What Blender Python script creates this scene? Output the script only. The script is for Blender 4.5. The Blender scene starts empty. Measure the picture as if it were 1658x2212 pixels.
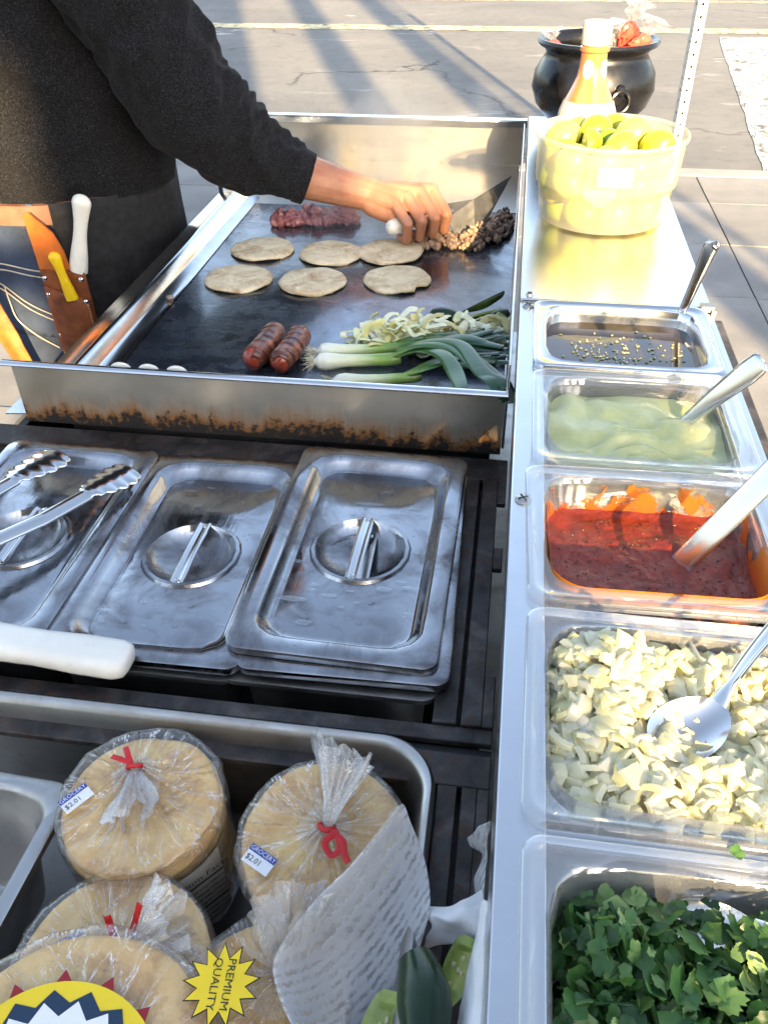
import bpy, bmesh, math, random
from mathutils import Vector, Matrix, noise, Quaternion
R = math.radians
PI = math.pi
sc = bpy.context.scene
col = sc.collection

# ---------------------------------------------------------------- camera
# z = 0 is the top of the cart's side counter, the pavement lies at z = -0.9
yaw, pitch, roll = 0.153575449, 0.657739965, -0.0125354
F = Vector((-math.sin(yaw)*math.cos(pitch), math.cos(yaw)*math.cos(pitch), -math.sin(pitch)))
RT = Vector((math.cos(yaw), math.sin(yaw), 0)); UP = RT.cross(F)
cr, sr = math.cos(roll), math.sin(roll)
RT, UP = cr*RT+sr*UP, -sr*RT+cr*UP
cam_d = bpy.data.cameras.new('camera'); cam = bpy.data.objects.new('camera', cam_d); col.objects.link(cam)
cam.matrix_world = Matrix(((RT.x, UP.x, -F.x, -0.01753), (RT.y, UP.y, -F.y, -0.91411), (RT.z, UP.z, -F.z, 0.3934), (0, 0, 0, 1)))
cam_d.sensor_fit = 'VERTICAL'; cam_d.sensor_height = 24; cam_d.lens = 1819.8*24/2212
cam_d.clip_start = 0.01; cam_d.clip_end = 3000
sc.camera = cam
# ---------------------------------------------------------------- sky and sun
SUN_EL, PHI = R(19), R(17.6)            # light travels 17.6 degrees to the left of +Y
LD = Vector((-math.sin(PHI)*math.cos(SUN_EL), math.cos(PHI)*math.cos(SUN_EL), -math.sin(SUN_EL)))
w = bpy.data.worlds.new('World'); sc.world = w; w.use_nodes = True
wn = w.node_tree.nodes; wl = w.node_tree.links
sky = wn.new('ShaderNodeTexSky'); sky.sky_type = 'NISHITA'; sky.sun_disc = False
sky.sun_elevation = SUN_EL; sky.sun_rotation = math.atan2(-LD.x, -LD.y); sky.air_density = 1.0; sky.dust_density = 2.0; sky.ozone_density = 1.0
bg = wn['Background']; bg.inputs[1].default_value = 0.125
hs = wn.new('ShaderNodeHueSaturation'); hs.inputs['Saturation'].default_value = 0.78
wl.new(sky.outputs[0], hs.inputs['Color']); wl.new(hs.outputs[0], bg.inputs[0])
sun_d = bpy.data.lights.new('sun', 'SUN'); sun = bpy.data.objects.new('sun', sun_d); col.objects.link(sun)
sun_d.energy = 5.0; sun_d.angle = R(0.5); sun_d.color = (1.0, 0.73, 0.39)
sun.rotation_euler = LD.to_track_quat('-Z', 'Y').to_euler(); sun.location = (3, -6, 5)
vs = sc.view_settings; vs.view_transform = 'Standard'; vs.look = 'None'; vs.exposure = 2.2; vs.gamma = 1.0; vs.use_curve_mapping = False
sc.render.engine = 'CYCLES'
cy = sc.cycles; cy.use_denoising = True; cy.max_bounces = 8; cy.transparent_max_bounces = 16; cy.transmission_bounces = 4
cy.caustics_reflective = False; cy.caustics_refractive = False; cy.sample_clamp_indirect = 6; cy.use_adaptive_sampling = True

# ---------------------------------------------------------------- helpers
def tag(o, label=None, cat=None, group=None, kind=None):
    if label: o['label'] = label
    if cat: o['category'] = cat
    if group: o['group'] = group
    if kind: o['kind'] = kind
    return o

def thing(name, label, cat, loc=(0, 0, 0), rz=0, group=None, kind=None):
    o = bpy.data.objects.new(name, None); col.objects.link(o); o.empty_display_size = .02
    o.location = loc; o.rotation_euler = (0, 0, rz)
    return tag(o, label, cat, group, kind)

def link(name, me, parent=None, loc=None, rot=None):
    o = bpy.data.objects.new(name, me); col.objects.link(o); o.parent = parent
    if loc is not None: o.location = loc
    if rot is not None: o.rotation_euler = rot
    return o

def copy_tree(o, parent=None):
    c = o.copy(); col.objects.link(c); c.parent = parent
    for ch in list(o.children): copy_tree(ch, c)
    return c

class MB:
    def __init__(s): s.v = []; s.f = []; s.mi = []
    def add(s, verts, faces, m=0):
        n = len(s.v); s.v += [tuple(p) for p in verts]; s.f += [tuple(i+n for i in f) for f in faces]; s.mi += [m]*len(faces); return s
    def box(s, x0, x1, y0, y1, z0, z1, m=0):
        return s.add([(x, y, z) for z in (z0, z1) for y in (y0, y1) for x in (x0, x1)],
                     [(0, 2, 3, 1), (4, 5, 7, 6), (0, 1, 5, 4), (2, 6, 7, 3), (0, 4, 6, 2), (1, 3, 7, 5)], m)
    def loft(s, loops, cap0=False, cap1=False, closed=True, m=0):
        k = len(loops[0]); vs_ = [p for L in loops for p in L]; fs = []
        for i in range(len(loops)-1):
            for j in range(k if closed else k-1):
                a = i*k+j; b = i*k+(j+1) % k
                fs.append((a, b, b+k, a+k))
        if cap0: fs.append(tuple(range(k))[::-1])
        if cap1: fs.append(tuple((len(loops)-1)*k+j for j in range(k)))
        return s.add(vs_, fs, m)
    def lathe(s, prof, seg=48, cx=0, cy=0, cap0=False, cap1=False, m=0):
        return s.loft([[(cx+r*math.cos(2*PI*j/seg), cy+r*math.sin(2*PI*j/seg), z) for j in range(seg)] for r, z in prof], cap0, cap1, True, m)
    def tube(s, path, rad, seg=12, cap=True, flat=1.0, up=None, m=0):
        """tube along path; rad number or list; flat squeezes the second axis"""
        P = [Vector(p) for p in path]; n = len(P)
        if not hasattr(rad, '__len__'): rad = [rad]*n
        T = [(P[min(i+1, n-1)]-P[max(i-1, 0)]).normalized() for i in range(n)]
        nrm = Vector(up) if up else (Vector((0, 0, 1)) if abs(T[0].z) < .9 else Vector((1, 0, 0)))
        loops = []
        for i in range(n):
            nrm = (nrm-T[i]*nrm.dot(T[i])).normalized(); b = T[i].cross(nrm)
            rr_ = rad[i]; ra, rb = rr_ if hasattr(rr_, '__len__') else (rr_, rr_*flat)
            loops.append([P[i]+b*(ra*math.cos(2*PI*j/seg))+nrm*(rb*math.sin(2*PI*j/seg)) for j in range(seg)])
        return s.loft(loops, cap, cap, True, m)
    def capsule(s, a, b, ra, rb, seg=14, rings=5):
        a = Vector(a); b = Vector(b); d = (b-a); L = d.length; d = d.normalized() if L > 1e-6 else Vector((0, 0, 1))
        path = []; rad = []
        for i in range(rings+1):
            t = PI/2*i/rings; path.append(a-d*ra*math.cos(t)); rad.append(max(ra*math.sin(t), ra*.02))
        for i in range(rings+1):
            t = PI/2*i/rings; path.append(b+d*rb*math.sin(t)); rad.append(max(rb*math.cos(t), rb*.02))
        u = d.orthogonal().normalized(); v = d.cross(u)
        loops = [[p+u*(r*math.cos(2*PI*j/seg))+v*(r*math.sin(2*PI*j/seg)) for j in range(seg)] for p, r in zip(path, rad)]
        return s.loft(loops, True, True)
    def ball(s, c, r, seg=16, rings=10, f=None, M=None):
        c = Vector(c); r = Vector(r) if hasattr(r, '__len__') else Vector((r, r, r)); loops = []
        for i in range(rings+1):
            t = PI*i/rings; L = []
            for j in range(seg):
                d = Vector((max(math.sin(t), 1e-3)*math.cos(2*PI*j/seg), max(math.sin(t), 1e-3)*math.sin(2*PI*j/seg), -math.cos(t)))
                k = f(d) if f else 1
                p = Vector((d.x*r.x, d.y*r.y, d.z*r.z))*k
                if M: p = M @ p
                L.append(c+p)
            loops.append(L)
        return s.loft(loops, True, True)
    def xf(s, M, start=0):
        s.v[start:] = [tuple(M @ Vector(p)) for p in s.v[start:]]; return s
    def mesh(s, name, mat=None, smooth=True, angle=40):
        me = bpy.data.meshes.new(name); me.from_pydata(s.v, [], s.f)
        for m_ in (mat if isinstance(mat, (list, tuple)) else [mat]):
            if m_: me.materials.append(m_)
        if any(s.mi): me.polygons.foreach_set('material_index', s.mi)
        me.validate(); 
        if smooth:
            me.shade_smooth(); me.set_sharp_from_angle(angle=R(angle))
        me.update(); return me
    def build(s, name, mat, parent=None, loc=None, rot=None, smooth=True, angle=40, bevel=0, seg=2):
        o = link(name, s.mesh(name, mat, smooth, angle), parent, loc, rot)
        if bevel:
            b = o.modifiers.new('bevel', 'BEVEL'); b.width = bevel; b.segments = seg; b.limit_method = 'ANGLE'; b.angle_limit = R(35); b.harden_normals = False
        return o

def rr_t(hw, hd, r, a):
    c, s = math.cos(a), math.sin(a)
    t = min(hw/abs(c) if abs(c) > 1e-9 else 1e9, hd/abs(s) if abs(s) > 1e-9 else 1e9)
    x, y = t*c, t*s
    if abs(x) > hw-r and abs(y) > hd-r:
        C = Vector((math.copysign(hw-r, c), math.copysign(hd-r, s))); q = C.x*c+C.y*s
        t = q+math.sqrt(max(q*q-C.length_squared+r*r, 0))
    return t
def rr_angles(w_, d_, r, k=9, e=5):
    A = []
    for qx, qy, a0 in ((1, 1, 0), (-1, 1, PI/2), (-1, -1, PI), (1, -1, 1.5*PI)):
        for i in range(k+1):
            a = a0+PI/2*i/k; A.append(math.atan2(qy*(d_/2-r)+r*math.sin(a), qx*(w_/2-r)+r*math.cos(a)) % (2*PI))
    for i in range(1, e):
        t = -1+2*i/e
        for x, y in ((w_/2, t*(d_/2-r)), (-w_/2, t*(d_/2-r)), (t*(w_/2-r), d_/2), (t*(w_/2-r), -d_/2)): A.append(math.atan2(y, x) % (2*PI))
    A = sorted(A); B = [A[0]]
    for a in A[1:]:
        if a-B[-1] > 1e-4: B.append(a)
    return B
def rr(w_, d_, r, z, A, cx=0, cy=0):
    return [(cx+rr_t(w_/2, d_/2, min(r, w_/2, d_/2), a)*math.cos(a), cy+rr_t(w_/2, d_/2, min(r, w_/2, d_/2), a)*math.sin(a), z) for a in A]
def circ(r, z, A, cx=0, cy=0): return [(cx+r*math.cos(a), cy+r*math.sin(a), z) for a in A]
def nz(x, y=0, z=0): return noise.noise(Vector((x, y, z)))
def smooth_path(pts, n=8):
    """Catmull-Rom through the points"""
    P = [Vector(p) for p in pts]; P = [P[0]*2-P[1]]+P+[P[-1]*2-P[-2]]; out = []
    for i in range(1, len(P)-2):
        for k in range(n):
            t = k/n
            out.append(.5*((2*P[i])+(-P[i-1]+P[i+1])*t+(2*P[i-1]-5*P[i]+4*P[i+1]-P[i+2])*t*t+(-P[i-1]+3*P[i]-3*P[i+1]+P[i+2])*t**3))
    out.append(P[-2]); return out
def lerp_list(vals, n):
    """resample a list of numbers (or tuples) to n entries"""
    out = []
    for i in range(n):
        t = i/(n-1)*(len(vals)-1); k = min(int(t), len(vals)-2); f = t-k
        a, b = vals[k], vals[k+1]
        out.append(tuple(p*(1-f)+q*f for p, q in zip(a, b)) if hasattr(a, '__len__') else a*(1-f)+b*f)
    return out
def sheet(ctrl, nu=28, nv=28, amp=0, sc_=20, seed=0, thick=0):
    """smooth surface through a grid of control points (rows of points); returns MB"""
    rows = [smooth_path(r_, max(1, nu//(len(r_)-1))) for r_ in ctrl]
    cols = [smooth_path([rows[i][j] for i in range(len(rows))], max(1, nv//(len(ctrl)-1))) for j in range(len(rows[0]))]
    m = MB(); L = []
    for j, c in enumerate(cols):
        L.append([p+Vector((nz(p.x*sc_+seed, p.y*sc_, p.z*sc_), nz(p.x*sc_, p.y*sc_+seed+7, p.z*sc_), 1.3*nz(p.x*sc_, p.y*sc_, p.z*sc_+seed+3)))*amp for p in c])
    m.loft(L, closed=False)
    return m
def text_part(name, body, size, mat, parent, M):
    cu = bpy.data.curves.new(name, 'FONT'); cu.body = body; cu.size = size; cu.align_x = 'CENTER'; cu.align_y = 'CENTER'; cu.resolution_u = 2
    t = bpy.data.objects.new(name+'_tmp', cu); col.objects.link(t)
    me = bpy.data.meshes.new_from_object(t.evaluated_get(bpy.context.evaluated_depsgraph_get())); bpy.data.objects.remove(t)
    me.materials.clear(); me.materials.append(mat); me.name = name
    o = link(name, me, parent); o.matrix_local = M; return o
def poly_part(name, pts, mat, parent, M):
    me = bpy.data.meshes.new(name); me.from_pydata([(x, y, 0) for x, y in pts], [], [tuple(range(len(pts)))]); me.materials.append(mat)
    o = link(name, me, parent); o.matrix_local = M; return o
def frame(o, x, y):
    """matrix with origin o, x axis along x, y axis near y"""
    o = Vector(o); x = Vector(x).normalized(); y = Vector(y); z = x.cross(y).normalized(); y = z.cross(x)
    return Matrix(((x.x, y.x, z.x, o.x), (x.y, y.y, z.y, o.y), (x.z, y.z, z.z, o.z), (0, 0, 0, 1)))

# ---------------------------------------------------------------- materials
class NT:
    def __init__(s, name):
        s.m = bpy.data.materials.new(name); s.m.use_nodes = True; s.t = s.m.node_tree; s.n = s.t.nodes; s.l = s.t.links
        s.b = s.n['Principled BSDF']; s.out = s.n['Material Output']
    def new(s, t, **k):
        n = s.n.new('ShaderNode'+t)
        for a, v in k.items(): setattr(n, a, v)
        return n
    def put(s, sock, v):
        if hasattr(v, 'is_output'): s.l.new(v, sock)
        elif hasattr(v, '__len__') and len(v) == 3 and sock.type == 'RGBA': sock.default_value = (*v, 1)
        else: sock.default_value = v
    def coord(s, scale=(1, 1, 1), which='Object', rot=(0, 0, 0)):
        c = s.new('TexCoord'); m = s.new('Mapping'); m.inputs['Scale'].default_value = scale; m.inputs['Rotation'].default_value = rot
        s.l.new(c.outputs[which], m.inputs[0]); return m.outputs[0]
    def noise(s, scale=5, detail=6, rough=.55, dist=0, co=None, out=0):
        n = s.new('TexNoise'); n.inputs['Scale'].default_value = scale; n.inputs['Detail'].default_value = detail; n.inputs['Roughness'].default_value = rough; n.inputs['Distortion'].default_value = dist
        s.l.new(co if co else s.coord(), n.inputs[0]); return n.outputs[out]
    def voro(s, scale=5, co=None, feature='F1', out='Distance'):
        n = s.new('TexVoronoi', feature=feature); n.inputs['Scale'].default_value = scale
        s.l.new(co if co else s.coord(), n.inputs['Vector']); return n.outputs[out]
    def ramp(s, f, stops):
        n = s.new('ValToRGB'); e = n.color_ramp.elements
        while len(e) < len(stops): e.new(.5)
        for el, (p, c) in zip(e, stops):
            el.position = p; el.color = (c, c, c, 1) if not hasattr(c, '__len__') else (*c, 1)
        s.put(n.inputs[0], f); return n.outputs[0]
    def mix(s, f, a, b, blend='MIX'):
        n = s.new('Mix', data_type='RGBA', blend_type=blend); s.put(n.inputs[0], f); s.put(n.inputs[6], a); s.put(n.inputs[7], b); return n.outputs[2]
    def math(s, op, a, b=0, c=0, clamp=False):
        n = s.new('Math', operation=op, use_clamp=clamp); s.put(n.inputs[0], a); s.put(n.inputs[1], b); s.put(n.inputs[2], c); return n.outputs[0]
    def bump(s, h, strength=.3, dist=.002):
        n = s.new('Bump'); n.inputs['Strength'].default_value = strength; n.inputs['Distance'].default_value = dist; s.l.new(h, n.inputs['Height'])
        s.l.new(n.outputs[0], s.b.inputs['Normal']); return n.outputs[0]
    def set(s, **k):
        nm = dict(color='Base Color', rough='Roughness', metal='Metallic', sss='Subsurface Weight', spec='Specular IOR Level', coat='Coat Weight', coatr='Coat Roughness', sheen='Sheen Weight', trans='Transmission Weight', ior='IOR', alpha='Alpha', aniso='Anisotropic')
        for a, v in k.items(): s.put(s.b.inputs[nm[a]], v)
        return s.m
    def fres(s, nrm=None, p=4.0, base=.045):
        l = s.new('LayerWeight'); l.inputs[0].default_value = .5
        if nrm: s.l.new(nrm, l.inputs['Normal'])
        return s.math('ADD', base, s.math('MULTIPLY', s.math('POWER', l.outputs['Facing'], p), .9), clamp=True)
    def island(s): return s.new('NewGeometry').outputs['Random Per Island']

def plain(name, c, rough=.5, metal=0, var=.12, scale=30, bump=0, bscale=200, **k):
    t = NT(name); n = t.noise(scale, 5)
    c2 = tuple(x*(1-var*2) for x in c); c1 = tuple(min(x*(1+var), 1) for x in c)
    t.set(color=t.ramp(n, [(.3, c2), (.7, c1)]), rough=t.ramp(t.noise(scale*1.7, 4), [(.3, max(rough-.1, .02)), (.7, min(rough+.1, 1))]), metal=metal, **k)
    if bump: t.bump(t.noise(bscale, 4), bump, .001)
    return t.m

def steel(name, base=(.62, .63, .64), rough=.22, stain=.3, stain_c=(.22, .19, .16), brush=(4, 120, 4), bstr=.08, sscale=14, dent=0.0):
    t = NT(name)
    big = t.noise(sscale, 8, .62, .6); fine = t.noise(1, 4, .6, co=t.coord(brush)); spots = t.noise(sscale*7, 5, .7)
    st = t.ramp(big, [(.42, 0), (.68, 1)])
    c = t.mix(t.math('MULTIPLY', st, stain), base, stain_c)
    c = t.mix(t.math('MULTIPLY', t.ramp(spots, [(.62, 0), (.72, 1)]), stain*.8), c, (.10, .09, .08))
    rg = t.math('ADD', t.math('MULTIPLY', st, stain*.35), t.math('ADD', t.math('MULTIPLY', fine, .16), rough-.08), clamp=True)
    t.set(color=c, rough=rg, metal=1)
    h = t.math('ADD', t.math('MULTIPLY', fine, .5), t.math('MULTIPLY', t.noise(sscale*.5, 3), dent*20))
    t.bump(h, bstr, .002)
    return t.m

MAT = {}
MAT['steel'] = steel('brushed steel', stain=.25, rough=.24, brush=(120, 3, 3), bstr=.05)
MAT['counter'] = steel('counter steel', base=(.70, .71, .72), rough=.22, stain=.10, brush=(3, 140, 3), bstr=.05)
MAT['lid'] = steel('wet lid steel', base=(.43, .44, .46), rough=.12, stain=.9, stain_c=(.11, .095, .095), brush=(150, 6, 6), bstr=.16, sscale=17, dent=.12)
MAT['dull'] = steel('dull pan steel', base=(.50, .49, .47), rough=.36, stain=.5, stain_c=(.20, .18, .15), brush=(20, 20, 8), bstr=.12, sscale=16)
MAT['spoon'] = steel('cutlery steel', base=(.66, .66, .66), rough=.14, stain=.12, brush=(20, 20, 20), bstr=.02)
MAT['gback'] = steel('smoky guard steel', base=(.50, .48, .44), rough=.34, stain=.35, stain_c=(.26, .23, .18), brush=(6, 6, 60), bstr=.06, sscale=5)
MAT['bead'] = steel('rolled rim steel', base=(.68, .69, .70), rough=.16, stain=.2, brush=(20, 20, 20), bstr=.03)

def griddle_wall():
    t = NT('greasy griddle wall'); co = t.coord()
    sep = t.new('SeparateXYZ'); t.l.new(co, sep.inputs[0])
    drip = t.math('ADD', t.math('MULTIPLY', t.noise(1, 6, .65, .4, co=t.coord((38, 20, 4))), .62), t.math('MULTIPLY', t.math('SUBTRACT', t.noise(6, 4, .65), .18), .62)); sp = t.noise(120, 5, .7)
    low = t.new('MapRange'); low.inputs[1].default_value = -.060; low.inputs[2].default_value = -.113; t.l.new(sep.outputs[2], low.inputs[0])
    k = t.math('ADD', t.math('MULTIPLY', t.math('POWER', low.outputs[0], 1.2), .50), t.math('MULTIPLY', drip, .92))
    brown = t.ramp(k, [(.56, 0), (.80, 1)]); black = t.ramp(t.math('ADD', k, t.math('MULTIPLY', t.math('SUBTRACT', sp, .5), .9)), [(.76, 0), (.88, 1)])
    c = t.mix(t.math('MULTIPLY', t.ramp(t.noise(18, 5), [(.35, 0), (.7, 1)]), .4), (.46, .43, .37), (.28, .25, .19))
    c = t.mix(brown, c, (.22, .10, .035)); c = t.mix(black, c, (.012, .010, .009))
    t.set(color=c, metal=t.math('SUBTRACT', .75, t.math('MULTIPLY', t.math('MAXIMUM', brown, black), .7)), rough=t.math('ADD', .36, t.math('MULTIPLY', black, .3)))
    t.bump(t.math('ADD', k, sp), .15, .002); return t.m
MAT['gwall'] = griddle_wall()

def griddle_black():
    t = NT('seasoned oily griddle'); 
    oil = t.noise(5, 7, .62, .8); streak = t.noise(1, 6, .6, .5, co=t.coord((7, 30, 7))); speck = t.noise(160, 4, .7); patch = t.noise(22, 6, .65, 1.0)
    c = t.ramp(oil, [(.36, (.012, .015, .020)), (.52, (.060, .072, .095)), (.72, (.30, .36, .46))])
    c = t.mix(t.ramp(speck, [(.64, 0), (.70, 1)]), c, (.008, .006, .005))
    burnt = t.noise(14, 8, .7, .5, co=t.coord()); c = t.mix(t.ramp(burnt, [(.54, 0), (.64, .9)]), c, (.016, .013, .011))
    rg = t.math('ADD', t.math('MULTIPLY', t.ramp(streak, [(.35, 0), (.65, 1)]), .22), t.math('MULTIPLY', t.ramp(patch, [(.4, 0), (.62, 1)]), .22))
    t.set(color=c, rough=t.math('ADD', .09, t.math('MULTIPLY', rg, .8)), spec=.8, metal=t.ramp(oil, [(.35, .35), (.65, .9)]), coat=.6, coatr=.10)
    t.bump(t.math('ADD', t.math('MULTIPLY', patch, .5), t.math('ADD', t.math('MULTIPLY', streak, .4), t.math('MULTIPLY', speck, .25))), .35, .003); return t.m
MAT['griddle'] = griddle_black()

def rusty():
    t = NT('rusty black deck'); a = t.noise(26, 8, .65, .4); b = t.noise(90, 6, .7); s_ = t.noise(9, 5)
    c = t.ramp(a, [(.32, (.012, .012, .013)), (.5, (.05, .046, .044)), (.68, (.13, .11, .10))])
    c = t.mix(t.math('MULTIPLY', t.ramp(b, [(.5, 0), (.66, 1)]), t.ramp(s_, [(.4, .1), (.65, .9)])), c, (.12, .050, .022))
    t.set(color=c, metal=.35, rough=t.ramp(b, [(.3, .35), (.7, .7)]))
    t.bump(t.math('ADD', a, b), .4, .002); return t.m
MAT['deck'] = rusty()
MAT['dark'] = plain('dark sheet metal', (.03, .03, .032), .5, .6)
MAT['rubber'] = plain('black rubber', (.02, .02, .02), .7)

def clear(name, tint=(.93, .95, .95), base=.07, k=.75, milk=.04, rough=.08):
    t = NT(name); t.n.remove(t.b)
    tr = t.new('BsdfTransparent'); tr.inputs[0].default_value = (*tint, 1)
    gl = t.new('BsdfGlossy'); gl.inputs['Roughness'].default_value = rough; gl.inputs[0].default_value = (1, 1, 1, 1)
    df = t.new('BsdfDiffuse'); df.inputs[0].default_value = (.95, .95, .94, 1)
    fr = t.fres()
    m1 = t.new('MixShader'); m1.inputs[0].default_value = milk; t.l.new(tr.outputs[0], m1.inputs[1]); t.l.new(df.outputs[0], m1.inputs[2])
    m2 = t.new('MixShader'); t.l.new(t.math('ADD', base*.3, t.math('MULTIPLY', fr, k), clamp=True), m2.inputs[0]); t.l.new(m1.outputs[0], m2.inputs[1]); t.l.new(gl.outputs[0], m2.inputs[2])
    t.l.new(m2.outputs[0], t.out.inputs[0]); return t.m
MAT['clear'] = clear('clear polycarbonate', (.95, .96, .96), .22, 1.15, .085, .05)

def film(name='clear bag film', white=.05, glint_amt=.8):
    t = NT(name); t.n.remove(t.b)
    co = t.coord(); a = t.noise(30, 4, .55, 1.2, co=co)
    sp_ = t.new('SeparateXYZ'); t.l.new(co, sp_.inputs[0]); ang = t.math('ARCTAN2', sp_.outputs[1], sp_.outputs[0]); rad = t.math('SQRT', t.math('ADD', t.math('POWER', sp_.outputs[0], 2), t.math('POWER', sp_.outputs[1], 2)))
    cm = t.new('CombineXYZ'); t.l.new(t.math('MULTIPLY', ang, 7.0), cm.inputs[0]); t.l.new(t.math('MULTIPLY', rad, 34.0), cm.inputs[1]); t.l.new(t.math('MULTIPLY', sp_.outputs[2], 22.0), cm.inputs[2])
    st = t.noise(1.0, 4, .6, .7, co=cm.outputs[0])
    bp = t.new('Bump'); bp.inputs['Strength'].default_value = .5; bp.inputs['Distance'].default_value = .004
    t.l.new(t.math('ADD', t.math('MULTIPLY', a, .5), st), bp.inputs['Height'])
    tr = t.new('BsdfTransparent'); tr.inputs[0].default_value = (.985, .98, .97, 1)
    gl = t.new('BsdfGlossy'); gl.inputs['Roughness'].default_value = .06; t.l.new(bp.outputs[0], gl.inputs['Normal'])
    df = t.new('BsdfDiffuse'); df.inputs[0].default_value = (.95, .95, .95, 1)
    fr = t.fres(bp.outputs[0], 3.0, .06)
    crease_glint = t.math('MULTIPLY', t.ramp(t.math('ABSOLUTE', t.math('SUBTRACT', st, .5)), [(.0, 1), (.016, 0)]), t.ramp(a, [(.42, 0), (.58, 1)]))  # white glints along the creases, put into the film's colour
    m1 = t.new('MixShader'); t.l.new(t.math('ADD', white, t.math('MULTIPLY', crease_glint, glint_amt)), m1.inputs[0]); t.l.new(tr.outputs[0], m1.inputs[1]); t.l.new(df.outputs[0], m1.inputs[2])
    m2 = t.new('MixShader'); t.l.new(t.math('MINIMUM', t.math('MULTIPLY', fr, 1.2), .5), m2.inputs[0]); t.l.new(m1.outputs[0], m2.inputs[1]); t.l.new(gl.outputs[0], m2.inputs[2])
    t.l.new(m2.outputs[0], t.out.inputs[0]); return t.m
MAT['film_w'] = film('gathered bag film', .24, .6)
MAT['film'] = film()

def bucket_mat():
    t = NT('milky translucent plastic'); t.n.remove(t.b)
    tr = t.new('BsdfTransparent'); tr.inputs[0].default_value = (.96, .95, .86, 1)
    ts = t.new('BsdfTranslucent'); ts.inputs[0].default_value = (.95, .94, .85, 1)
    df = t.new('BsdfDiffuse'); df.inputs[0].default_value = (.90, .89, .80, 1)
    gl = t.new('BsdfGlossy'); gl.inputs['Roughness'].default_value = .3; gl.inputs[0].default_value = (.5, .5, .5, 1)
    m0 = t.new('MixShader'); m0.inputs[0].default_value = .50; t.l.new(ts.outputs[0], m0.inputs[1]); t.l.new(df.outputs[0], m0.inputs[2])
    m1 = t.new('MixShader'); m1.inputs[0].default_value = .36; t.l.new(tr.outputs[0], m1.inputs[1]); t.l.new(m0.outputs[0], m1.inputs[2])
    fr = t.fres()
    m2 = t.new('MixShader'); t.l.new(t.math('MULTIPLY', fr, .5), m2.inputs[0]); t.l.new(m1.outputs[0], m2.inputs[1]); t.l.new(gl.outputs[0], m2.inputs[2])
    t.l.new(m2.outputs[0], t.out.inputs[0]); return t.m
MAT['bucket'] = bucket_mat()

def island_mat(name, stops, rough=.5, sss=0, bump=.2, bs=300, spec=.5, mixn=.35, nscale=120):
    t = NT(name); r_ = t.island(); n = t.noise(nscale, 4)
    t.set(color=t.ramp(t.math('ADD', t.math('MULTIPLY', r_, 1-mixn), t.math('MULTIPLY', n, mixn)), stops), rough=rough, spec=spec)
    if sss:
        t.set(sss=sss); t.b.inputs['Subsurface Radius'].default_value = (.006, .005, .003)
        t.b.inputs['Subsurface Scale'].default_value = 1.0
    if bump: t.bump(t.noise(bs, 4), bump, .001)
    return t.m
MAT['tortilla'] = None
def tortilla_mat(name, c0, c1, spot, amt):
    t = NT(name); inf = t.new('ObjectInfo'); co = t.coord(); add = t.new('VectorMath', operation='ADD'); t.l.new(co, add.inputs[0])
    cmb = t.new('CombineXYZ'); t.l.new(t.math('MULTIPLY', inf.outputs['Random'], 37.0), cmb.inputs[0]); t.l.new(cmb.outputs[0], add.inputs[1]); v = add.outputs[0]
    a = t.noise(45, 6, .6, .3, co=v); b = t.noise(150, 5, .65, co=v); s_ = t.noise(28, 7, .7, .6, co=v)
    c = t.ramp(a, [(.3, c0), (.68, c1)])
    c = t.mix(t.math('MULTIPLY', t.ramp(s_, [(.49, 0), (.66, 1)]), amt), c, spot)
    c = t.mix(t.math('MULTIPLY', t.ramp(b, [(.64, 0), (.74, 1)]), amt*.8), c, tuple(x*.4 for x in spot))
    t.set(color=c, rough=.75, spec=.25); t.bump(t.math('ADD', a, t.math('MULTIPLY', b, .6)), .5, .0022); return t.m
MAT['tortilla'] = tortilla_mat('griddled corn tortilla', (.60, .47, .28), (.82, .71, .50), (.33, .18, .075), .72)
MAT['tort_bag'] = tortilla_mat('fresh corn tortilla', (.66, .36, .10), (.90, .62, .24), (.42, .20, .055), .85)
MAT['red'] = plain('red twist tie', (.55, .012, .015), .45)
MAT['white_plastic'] = plain('white plastic', (.78, .76, .69), .35, var=.04)
MAT['yellow_plastic'] = plain('yellow plastic', (.85, .55, .01), .35, var=.04)
MAT['white_paint'] = plain('white label', (.8, .8, .8), .5, var=.02)
MAT['blue_ink'] = plain('blue ink', (.02, .05, .30), .5, var=.03)
MAT['navy_ink'] = plain('navy ink', (.012, .035, .075), .4, var=.03)
MAT['yellow_ink'] = plain('yellow ink', (.85, .62, .02), .4, var=.03)
MAT['red_ink'] = plain('dark red ink', (.28, .012, .02), .4, var=.03)
MAT['black_ink'] = plain('black ink', (.015, .015, .015), .5, var=.03)
MAT['cauldron'] = plain('black satin plastic', (.006, .006, .007), .27, var=.1, bump=.1, bscale=80)

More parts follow.
